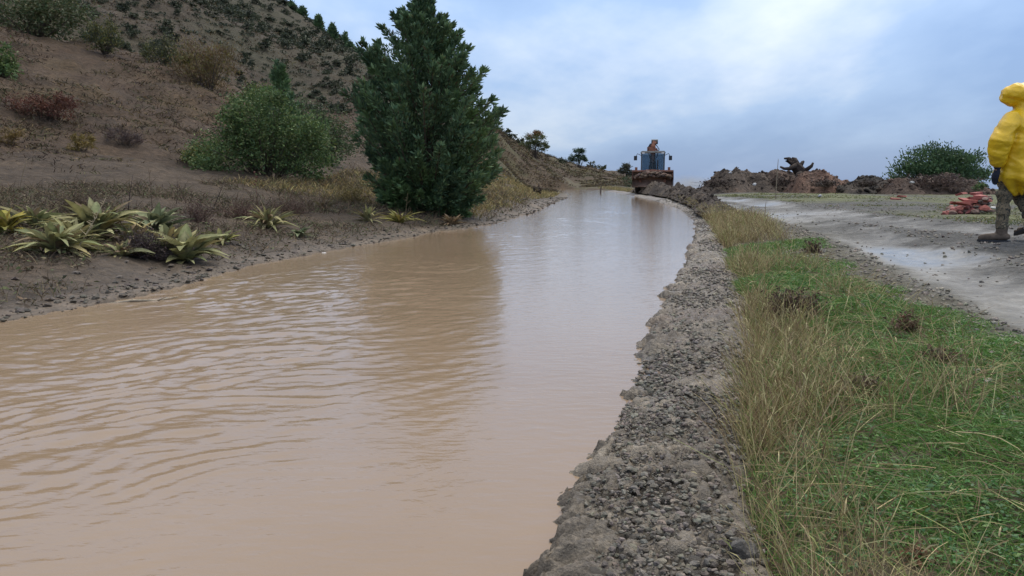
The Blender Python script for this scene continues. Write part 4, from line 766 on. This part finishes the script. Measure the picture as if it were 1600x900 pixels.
stones(mb, np.stack([x_, yb + .3, ground(x_, yb) + hh], 1), rng.uniform(.03, .11, n), ICO1, pick([(.26, .085, .065), (.16, .10, .08), (.12, .10, .09), (.3, .11, .09)], n), .6, .35); mb.build('rubble', M_RED, label='broken red rubble under the red slabs', cat='rubble', kind='stuff')
for px, py, y, s1, c_, lab in [(1553, 325, 14.2, .05, (.5, .48, .45), 'white lump at the foot of the red rubble'), (1168, 288, 44, .11, (.42, .41, .4), 'white block on the twin peaked heap'), (1131, 270, 44.5, .09, (.4, .41, .43), 'pale slab near the top of the twin peaked heap'), (1424, 285, 36, .10, (.28, .28, .28), 'pale grey block on the brushwood heap'), (1281, 306, 30, .07, (.35, .35, .38), 'pale stone at the verge under the reddish heap')]:
    mb = MB(); stones(mb, [(0, 0, 0)], [s1], ICO2, [c_], .7, .2); o = mb.build('pale_block', M_STONE, label=lab, cat='stone', group='pale blocks in the rubble'); x_ = xat(px, y); o.location = (x_, y - (1.2 if 40 < y else 0), max(zat(py, y), gz(x_, y) + s1 * .3))
for px, y, h, lab in [(1194, 14.5, 40, 'thin pale dry stalk standing by the track edge'), (1212, 30, 62, 'slender bare stalk in front of the heaps'), (1183, 8.4, 44, 'tall thin straw stalk at the near grass'), (938, 62, 22, 'short wooden stake on the bank beside the canal bend')]:
    x_, y_, z_ = at_ground(px, y, -.02); root = thing('thin_stake' if 'stake' in lab else 'dry_stalk', (x_, y_, z_), lab, 'stake' if 'stake' in lab else 'stalk'); mb = MB(); k = u_(y); tube(mb, [(0, 0, 0), (.3 * k, 0, h * .5 * k), (1.2 * k, 0, h * k)], np.array([1.0, .8, .4]) * k * (1.6 if 'stake' in lab else .9), 5, (.30, .24, .17) if 'stake' not in lab else (.10, .08, .07)); mb.build('stem' if 'stake' not in lab else 'post', M_STRAW, root)

# ---------------------------------------------------------------- backhoe loader, seen from the front
M_PAINT = material('dusty_red_paint', .6, .35, .35, 4, .004, 30, base=(.26, .125, .085), var2=.3, scale2=14)
M_MUDP = material('mud_caked_steel', .8, .25, .4, 3, .01, 25, base=(.26, .165, .12), var2=.35, scale2=8)
M_ORNG = material('orange_boom_paint', .6, .35, .35, 5, base=(.24, .095, .055))
M_CAB = material('grey_cab_frame', .5, .4, .2, 6, base=(.07, .085, .10))
M_BLK = material('black_steel', .5, .4, .2, 6, base=(.025, .026, .03))
M_TYRE = material('tyre_rubber', .85, .2, .3, 8, base=(.03, .029, .028))
M_LAMP = material('lamp_glass', .15, .6, .1, 6, base=(.6, .6, .58))
M_GLS = bpy.data.materials.new('cab_glass'); M_GLS.use_nodes = True; b = M_GLS.node_tree.nodes['Principled BSDF']; b.inputs['Base Color'].default_value = (.30, .38, .44, 1); b.inputs['Roughness'].default_value = .03; b.inputs['Transmission Weight'].default_value = .92; b.inputs['IOR'].default_value = 1.15
Yl = 57.0; lx = xat(1019, Yl); lz = gz(lx, Yl)
ld = thing('backhoe_loader', (lx, Yl, lz), 'dusty red brown backhoe loader facing the camera with its bucket lifted', 'loader', rz=R(-10)); ld.scale = (1.15, 1.15, 1.06)
def part(name, fn, mat, par=ld, smooth=False): mb = MB(); fn(mb); return mb.build(name, mat, par, smooth)
part('hood', lambda m: (hexa(m, [(-.42, -2.3, .75), (.42, -2.3, .75), (.5, -.7, .75), (-.5, -.7, .75)], [(-.36, -2.25, 1.42), (.36, -2.25, 1.42), (.44, -.7, 1.55), (-.44, -.7, 1.55)]), boxm(m, (0, -2.34, 1.05), (.6, .06, .45))), M_PAINT)
part('chassis', lambda m: (boxm(m, (0, -.4, .62), (.75, 3.8, .3)), boxm(m, (0, -1.75, .5), (1.5, .22, .2)), boxm(m, (0, .5, .6), (1.6, .3, .3))), M_BLK)
cab = part('cab_frame', lambda m: ([boxm(m, (sx_ * .70, sy_, 2.0), (.075, .085, 1.35)) for sx_ in (-1, 1) for sy_ in (-.62, .62)] + [boxm(m, (0, -.62, 1.36), (1.4, .08, .10)), boxm(m, (0, .62, 1.36), (1.4, .08, .10)), boxm(m, (0, 0, 1.30), (1.5, 1.3, .1)), boxm(m, (0, -.63, 2.0), (.035, .05, 1.3)), boxm(m, (-.7, 0, 1.36), (.07, 1.2, .1)), boxm(m, (.7, 0, 1.36), (.07, 1.2, .1)), boxm(m, (.0, .15, 1.62), (.42, .4, .5)), boxm(m, (0, .35, 1.85), (.4, .1, .5)), boxm(m, (-.2, -.4, 1.6), (.08, .1, .5))]), M_CAB)
for cx, cy, sx_, sy_ in [(-.35, -.63, .62, .012), (.35, -.63, .62, .012), (0, .63, 1.3, .012), (-.71, 0, .012, 1.12), (.71, 0, .012, 1.12)]: part('pane', lambda m: boxm(m, (cx, cy, 2.02), (sx_, sy_, 1.2)), M_GLS, cab)
roof = part('roof', lambda m: (hexa(m, [(-.78, -.75, 2.68), (.78, -.75, 2.68), (.78, .72, 2.68), (-.78, .72, 2.68)], [(-.70, -.66, 2.80), (.70, -.66, 2.80), (.70, .66, 2.80), (-.70, .66, 2.80)])), material('roof_paint', .6, .3, .3, 4, base=(.10, .10, .10)))
for sx_ in (-1, 1):
    part('work_lamp', lambda m: boxm(m, (sx_ * .6, -.79, 2.66), (.16, .06, .1)), M_LAMP, roof)
    mi = part('mirror_arm', lambda m: tube(m, [(sx_ * .72, -.66, 2.5), (sx_ * .95, -.78, 2.62), (sx_ * 1.06, -.78, 2.42)], .022, 5), M_BLK); part('mirror', lambda m: boxm(m, (sx_ * 1.07, -.80, 2.32), (.20, .05, .30)), M_BLK, mi)
    part('headlight', lambda m: boxm(m, (sx_ * .28, -2.385, 1.30), (.17, .04, .1)), M_LAMP)
    part('lift_arm', lambda m: (hexa(m, [(sx_ * .72 - .07, -.6, 1.25), (sx_ * .72 + .07, -.6, 1.25), (sx_ * .72 + .07, -.5, 1.45), (sx_ * .72 - .07, -.5, 1.45)][::1], [(sx_ * .72 - .07, -2.1, 1.05), (sx_ * .72 + .07, -2.1, 1.05), (sx_ * .72 + .07, -2.0, 1.3), (sx_ * .72 - .07, -2.0, 1.3)]), boxm(m, (sx_ * .72, -2.45, .95), (.13, .9, .2), rx=.35)), M_PAINT)
    part('lift_cylinder', lambda m: tube(m, [(sx_ * .6, -.9, .8), (sx_ * .6, -2.3, 1.1)], .05, 7), M_BLK)
def wheel(cx, cy, r, w):
    th_ = np.linspace(0, 2 * math.pi, 25)[:-1]; prof = [(r * .58, -.5), (r * .9, -.5), (r, -.36), (r, .36), (r * .9, .5), (r * .58, .5)]; mb = MB(); V = []; n = len(th_)
    for rad, ww in prof:
        rj = rad * np.where((np.arange(n) % 2 == 0) & (rad > r * .95), .95, 1.0); V.append(np.stack([np.full(n, cx + ww * w), cy + rj * np.cos(th_), r + rj * np.sin(th_)], 1))
    m = len(prof); j = np.arange(n); q = [np.stack([i * n + j, i * n + (j + 1) % n, ((i + 1) % m) * n + (j + 1) % n, ((i + 1) % m) * n + j], 1) for i in range(m)]; mb.add(np.concatenate(V), [np.concatenate(q)])
    wh = mb.build('wheel', M_TYRE, ld, True); m2 = MB(); tube(m2, [(cx - w * .38, cy, r), (cx - w * .1, cy, r), (cx + w * .1, cy, r), (cx + w * .38, cy, r)], [r * .58, r * .45, r * .45, r * .58], 16); m2.build('rim', M_MUDP, wh, True)
for sx_ in (-1, 1): wheel(sx_ * .86, -1.75, .46, .32); wheel(sx_ * .86, .5, .72, .44)
# front loader bucket: curved shell, two cheeks, lip with teeth
def bucket(m):
    pf = [(-3.35, .42), (-2.95, .40), (-2.66, .55), (-2.55, .85), (-2.62, 1.15), (-2.80, 1.36), (-2.98, 1.42)]; V = []; n = len(pf); w = 1.2
    for off in (0, .03):
        for sx_ in (-1, 1): V += [(sx_ * w, p[0] + off, p[1] - off) for p in pf]
    q = [[i, i + 1, n + i + 1, n + i] for i in range(n - 1)] + [[2 * n + i, 3 * n + i, 3 * n + i + 1, 2 * n + i + 1] for i in range(n - 1)]; m.add(V, [q])
    for sx_ in (-1, 1): m.add([(sx_ * w, *p) for p in pf] + [(sx_ * (w + .03), *p) for p in pf], [[list(range(n))], [list(range(2 * n - 1, n - 1, -1))]])
bk = part('front_bucket', bucket, M_MUDP)
for xk in np.linspace(-1.1, 1.1, 8): part('tooth', lambda m: hexa(m, [(xk - .04, -3.33, .38), (xk + .04, -3.33, .38), (xk + .04, -3.33, .45), (xk - .04, -3.33, .45)], [(xk - .02, -3.52, .40), (xk + .02, -3.52, .40), (xk + .02, -3.52, .42), (xk - .02, -3.52, .42)]), M_BLK, bk)
part('bucket_back_rail', lambda m: (boxm(m, (0, -2.93, 1.44), (2.44, .12, .09)), boxm(m, (-1.19, -2.78, 1.15), (.06, .3, .6)), boxm(m, (1.19, -2.78, 1.15), (.06, .3, .6))), M_PAINT, bk)
mb = MB(); n = 260; P = rng.uniform(-1, 1, (n, 3)) * [1.05, .28, 0] + [0, -2.9, 0]; P[:, 2] = .95 + .45 * (1 - (P[:, 0] / 1.25) ** 2) * rng.uniform(.3, 1, n); stones(mb, P, rng.uniform(.06, .16, n), ICO1, pick([(.17, .115, .085), (.22, .15, .115), (.12, .09, .075)], n), .8, .3); mb.build('load_of_earth', M_HEAP, bk, kind='stuff')
part('backhoe_boom', lambda m: (hexa(m, [(-.22, 1.35, .9), (.22, 1.35, .9), (.22, 1.75, .9), (-.22, 1.75, .9)], [(-.15, 1.25, 3.25), (.15, 1.25, 3.25), (.15, 1.6, 3.35), (-.15, 1.6, 3.35)]), hexa(m, [(-.15, 1.25, 3.2), (.15, 1.25, 3.2), (.15, 1.6, 3.3), (-.15, 1.6, 3.3)], [(.0, 1.45, 3.60), (.22, 1.45, 3.55), (.22, 1.75, 3.55), (.0, 1.75, 3.6)]), boxm(m, (-.1, 1.3, 3.0), (.55, .2, .3)), boxm(m, (-.30, 1.45, 2.95), (.12, .12, .5), ry=.35), boxm(m, (.26, 1.45, 2.9), (.12, .12, .35), ry=-.35)), M_ORNG)
part('dipper_arm', lambda m: hexa(m, [(-.12, 1.9, 3.5), (.12, 1.9, 3.5), (.12, 1.65, 3.6), (-.12, 1.65, 3.6)], [(-.1, 2.0, 1.4), (.1, 2.0, 1.4), (.1, 1.75, 1.4), (-.1, 1.75, 1.4)]), M_ORNG)
part('boom_knuckle', lambda m: (tube(m, [(-.12, 1.6, 3.52), (.30, 1.6, 3.52)], .17, 9), boxm(m, (-.22, 1.5, 3.2), (.16, .2, .4), ry=.5)), M_BLK)
part('rear_bucket', lambda m: hexa(m, [(-.3, 1.9, .8), (.3, 1.9, .8), (.3, 2.5, .9), (-.3, 2.5, .9)], [(-.3, 1.75, 1.4), (.3, 1.75, 1.4), (.3, 2.3, 1.5), (-.3, 2.3, 1.5)]), M_BLK)
part('hydraulic_hose', lambda m: [tube(m, [(a, 1.3, 2.4), (a * 1.6, 1.2, 3.0), (a * .5, 1.3, 3.4)], .03, 5) for a in (-.2, .24)], M_BLK)
for sx_ in (-1, 1): part('stabiliser', lambda m: boxm(m, (sx_ * 1.05, 1.35, 1.1), (.16, .2, 1.3)), M_PAINT)
part('rear_fender', lambda m: [boxm(m, (sx_ * .95, .5, 1.5), (.5, 1.3, .06)) for sx_ in (-1, 1)], M_PAINT)
part('exhaust_pipe', lambda m: tube(m, [(.3, -1.1, 1.45), (.3, -1.1, 2.2)], .04, 8), M_BLK)
# dust hanging beside the loader
mb = MB(); V, Fc = ICO3; mb.add(V * [2.6, 1.6, .95], [Fc]); dm = bpy.data.materials.new('dust'); dm.use_nodes = True; nt = dm.node_tree; nt.nodes.remove(nt.nodes['Principled BSDF']); pv = N('ShaderNodeVolumePrincipled'); pv.inputs['Color'].default_value = (.85, .76, .62, 1)
co = N('ShaderNodeTexCoord'); mp_ = N('ShaderNodeVectorMath', operation='DIVIDE'); Lk(co.outputs['Object'], mp_.inputs[0]); mp_.inputs[1].default_value = (2.6, 1.6, .95); ln = N('ShaderNodeVectorMath', operation='LENGTH'); Lk(mp_.outputs[0], ln.inputs[0])
fall = Mth('SUBTRACT', 1.0, ln.outputs['Value'], True); Lk(Mth('MULTIPLY', Mth('MULTIPLY', fall, mrange(nz(1.1, 3), .2, 1.6)), .55), pv.inputs['Density']); Lk(pv.outputs[0], nt.nodes['Material Output'].inputs['Volume'])
o = mb.build('dust', dm, label='pale dust drifting beside the loader', cat='dust', kind='stuff'); o.location = (xat(1084, 58), 60, zat(291, 58))

# ---------------------------------------------------------------- person in a yellow raincoat
M_COAT = material('yellow_plastic_raincoat', .38, .5, .10, 6, .018, 5, base=(.80, .50, .014), trans=.12)
M_SKIN = material('skin', .55, .4, .15, 20, base=(.45, .26, .18)); M_GLOVE = material('dark_sleeve', .8, .2, .3, 20, base=(.022, .026, .04)); M_BOOT = material('muddy_boot', .8, .25, .4, 15, .004, 50, base=(.105, .08, .06))
M_CAMO = bpy.data.materials.new('camouflage_cloth'); M_CAMO.use_nodes = True; nt = M_CAMO.node_tree; b = nt.nodes['Principled BSDF']; co = N('ShaderNodeTexCoord'); rp = N('ShaderNodeValToRGB'); rp.color_ramp.interpolation = 'CONSTANT'
Lk(nz(14, 3, .7), rp.inputs[0]); rp.color_ramp.elements[0].color = (.028, .027, .02, 1); rp.color_ramp.elements[1].position = .62; rp.color_ramp.elements[1].color = (.26, .20, .13, 1)
for p_, c_ in ((.42, (.15, .115, .072, 1)), (.52, (.062, .056, .038, 1))): e = rp.color_ramp.elements.new(p_); e.color = c_
Lk(rp.outputs[0], b.inputs['Base Color']); b.inputs['Roughness'].default_value = .9
px_, py_ = xat(1591, 8.95), 8.95; person = thing('person', (px_, py_, gz(px_, py_)), 'person in hooded yellow raincoat and camouflage trousers standing on the track', 'person', rz=R(-76))
def blob(m, pts, rads, ns=14):
    """closed tapered limb with rounded ends; rads (a, b) across and fore-aft"""
    pts = np.asarray(pts, float); rads = np.asarray(rads, float); rads = np.stack([rads, rads], 1) if rads.ndim == 1 else rads
    T = unit(np.gradient(pts, axis=0)); V = []
    P2 = [pts[0] - T[0] * rads[0].mean() * .7] + list(pts) + [pts[-1] + T[-1] * rads[-1].mean() * .7]; R2 = [rads[0] * .5] + list(rads) + [rads[-1] * .5]; T2 = [T[0]] + list(T) + [T[-1]]
    for p, r_, t in zip(P2, R2, T2):
        fwd = np.array([1.0, 0, 0]) if abs(t[0]) < .85 else np.array([0, 0, 1.0]); a = unit(np.cross(t, fwd)); f2 = np.cross(a, t); an = np.arange(ns) * 2 * math.pi / ns
        V.append(p + np.cos(an)[:, None] * a * r_[0] + np.sin(an)[:, None] * f2 * r_[1])
    k = len(P2); j = np.arange(ns); q = np.concatenate([np.stack([i * ns + j, i * ns + (j + 1) % ns, (i + 1) * ns + (j + 1) % ns, (i + 1) * ns + j], 1) for i in range(k - 1)])
    m.add(np.concatenate(V), [q, j[None, ::-1], (j + (k - 1) * ns)[None]])
def fuse(name, m, mat, voxel, parent, post=None, smooth_it=4):
    o = m.build(name, mat, None); md = o.modifiers.new('r', 'REMESH'); md.mode = 'VOXEL'; md.voxel_size = voxel; md.use_smooth_shade = True
    sm = o.modifiers.new('s', 'SMOOTH'); sm.iterations = smooth_it; sm.factor = .5
    dg = bpy.context.evaluated_depsgraph_get(); dg.update(); me = bpy.data.meshes.new_from_object(o.evaluated_get(dg)); old = o.data; o.modifiers.clear(); o.data = me; bpy.data.meshes.remove(old)
    if not me.materials: me.materials.append(mat)
    if post:
        co_ = np.empty(len(me.vertices) * 3, np.float32); me.vertices.foreach_get('co', co_); no_ = np.empty_like(co_); me.vertex_normals.foreach_get('vector', no_); V = co_.reshape(-1, 3).astype(float); V = V + no_.reshape(-1, 3) * post(V)[:, None]; me.vertices.foreach_set('co', V.astype(np.float32).ravel())
    me.polygons.foreach_set('use_smooth', np.ones(len(me.polygons), bool)); me.update(); o.parent = parent; return o
# faces local -X; its left arm is at -Y, towards the camera
hip, LK, LA = (0, -.10, .92), (-.07, -.17, .50), (-.03, -.20, .10); RK, RA = (-.10, .09, .52), (.10, .07, .24)
m = MB(); blob(m, [(0, 0, .88), (.0, 0, 1.05), (.01, 0, 1.25), (.01, 0, 1.42)], [(.16, .12), (.14, .11), (.17, .12), (.15, .10)]); blob(m, [(0, 0, 1.45), (-.02, 0, 1.56)], [.06, .058]); blob(m, [(-.02, 0, 1.57), (-.035, 0, 1.66), (-.03, 0, 1.73)], [(.065, .075), (.078, .098), (.065, .08)]); blob(m, [(-.125, 0, 1.655), (-.145, 0, 1.635)], [.014, .018]); blob(m, [(-.11, 0, 1.60), (-.12, 0, 1.60)], [(.025, .01), (.02, .008)])
SH, EL, WR_ = (.02, -.20, 1.40), (.05, -.40, 1.12), (.0, -.36, .82)
blob(m, [SH, EL, WR_], [.055, .045, .03]); blob(m, [(.02, .20, 1.40), (.06, .27, 1.12), (-.12, .20, .98)], [.055, .045, .03]); blob(m, [hip, LK, LA], [.085, .058, .04]); blob(m, [(0, .1, .92), RK, RA], [.085, .058, .04])
body = fuse('body', m, M_SKIN, .012, person)
def fold(V, s, a, f=7): return a * (fbm(V[:, 0] * f, V[:, 1] * f, V[:, 2] * f * s, o=3, seed=301))
m = MB(); blob(m, [hip, (-.045, -.15, .70), LK, (-.04, -.19, .32), (-.03, -.2, .16)], [.11, .092, .075, .072, .07]); blob(m, [(0, .10, .92), (-.06, .10, .7), RK, (.02, .08, .40), (.08, .07, .31)], [.115, .10, .085, .082, .078]); blob(m, [(0, 0, .86), (0, 0, 1.0)], [(.17, .14), (.16, .13)])
fuse('trousers', m, M_CAMO, .014, person, lambda V: fold(V, 3.0, .016, 6), 3)
for A, toe, pitch in (((-.03, -.2, .0), (-.12, -.12), 0), ((.10, .07, .15), (-.16, .02), -.5)):
    a = np.array(A); d = unit(np.array([toe[0], toe[1], 0.0])); dz_ = np.array([0, 0, math.sin(pitch)]); m = MB(); up_ = np.array([0, 0, 1.0])
    blob(m, [a + up_ * .20 - d * .01, a + up_ * .09], [.062, .058]); blob(m, [a + up_ * .065 - d * .06, a + up_ * .06 + d * .05, a + up_ * .045 + d * .15 + dz_ * .12, a + up_ * .04 + d * .20 + dz_ * .16], [(.042, .055), (.048, .055), (.05, .04), (.042, .03)])
    bt = fuse('boot', m, M_BOOT, .010, person); m2 = MB(); pts = [(-.10, .0), (-.085, .035), (.0, .036), (.10, .048), (.2, .04), (.235, .0), (.2, -.04), (.10, -.048), (0, -.036), (-.085, -.035)]; lat = np.cross(up_, d); tl = np.array([0, 0, 1.0]) * 0; R_ = [a + d * p + lat * q + dz_ * max(0, p) * .8 for p, q in pts]; n_ = len(pts); m2.add([r - up_ * 0.0 for r in R_] + [r + up_ * .025 for r in R_], [[list(range(n_))[::-1]], [list(range(n_, 2 * n_))], [[i, (i + 1) % n_, n_ + (i + 1) % n_, n_ + i] for i in range(n_)]]); m2.build('sole', M_BLK, bt)
m = MB(); w = np.array(WR_); blob(m, [np.array(EL) * .15 + w * .85, w + [0, 0, .03]], [.04, .04]); blob(m, [w, w + [-.01, 0, -.05], w + [-.02, 0, -.085]], [(.028, .038), (.026, .045), (.022, .042)])
for k_, (ox, ln_) in enumerate([(-.036, .070), (-.013, .080), (.010, .075), (.032, .058)]): b0 = w + [-.02 + ox, 0, -.085]; blob(m, [b0, b0 + [-.006, .008, -ln_ * .5], b0 + [-.004, .026, -ln_]], [.0105, .0100, .008], 8)
b0 = w + [-.045, -.0, -.03]; blob(m, [b0, b0 + [-.03, .012, -.035], b0 + [-.032, .022, -.065]], [.013, .011, .009], 8); fuse('dark_glove', m, M_GLOVE, .006, person, None, 2)
# coat: body, sleeves and hood
m = MB(); blob(m, [(-.02, .0, .74), (-.01, 0, .82), (0, 0, .95), (.01, 0, 1.12), (.015, 0, 1.28), (.015, 0, 1.40), (.0, 0, 1.47), (-.01, 0, 1.54)], [(.28, .26), (.28, .25), (.275, .235), (.275, .23), (.275, .22), (.24, .185), (.185, .165), (.145, .15)], 20)
blob(m, [(.02, -.20, 1.40), (.03, -.32, 1.27), (.05, -.40, 1.13), (.02, -.39, 1.0), (.0, -.36, .90)], [.105, .11, .11, .095, .07]); blob(m, [(.02, .19, 1.40), (.05, .28, 1.15), (-.10, .22, .99)], [.10, .10, .08])
hr = math.radians(58); ch, sh_ = math.cos(hr), math.sin(hr)
def hd(x, y, z_): return (x * ch - y * sh_, x * sh_ + y * ch, z_)
blob(m, [(.0, 0, 1.50), hd(-.01, 0, 1.60), hd(-.0, 0, 1.70), hd(.02, 0, 1.80)], [(.15, .155), (.145, .16), (.135, .155), (.075, .10)]); blob(m, [hd(.0, 0, 1.66), hd(-.13, 0, 1.665), hd(-.185, 0, 1.665)], [(.135, .15), (.135, .145), (.13, .13)])
def wr(V): 
    az = np.arctan2(V[:, 1], V[:, 0]); f = .013 * fbm(V[:, 0] * 8, V[:, 1] * 8, V[:, 2] * 2.2, o=2, seed=312) - .024 * np.abs(fbm(V[:, 0] * 4 + V[:, 2] * 7, V[:, 1] * 4 - V[:, 2] * 4.0, o=3, seed=311)) + .009; hem = sstep(.95, .62, V[:, 2]) * (np.hypot(V[:, 0], V[:, 1]) < .34)
    return f + hem * .022 * np.sin(np.arctan2(V[:, 1], V[:, 0]) * 9 + 3 * V[:, 2])
fuse('raincoat', m, M_COAT, .012, person, wr, 3)
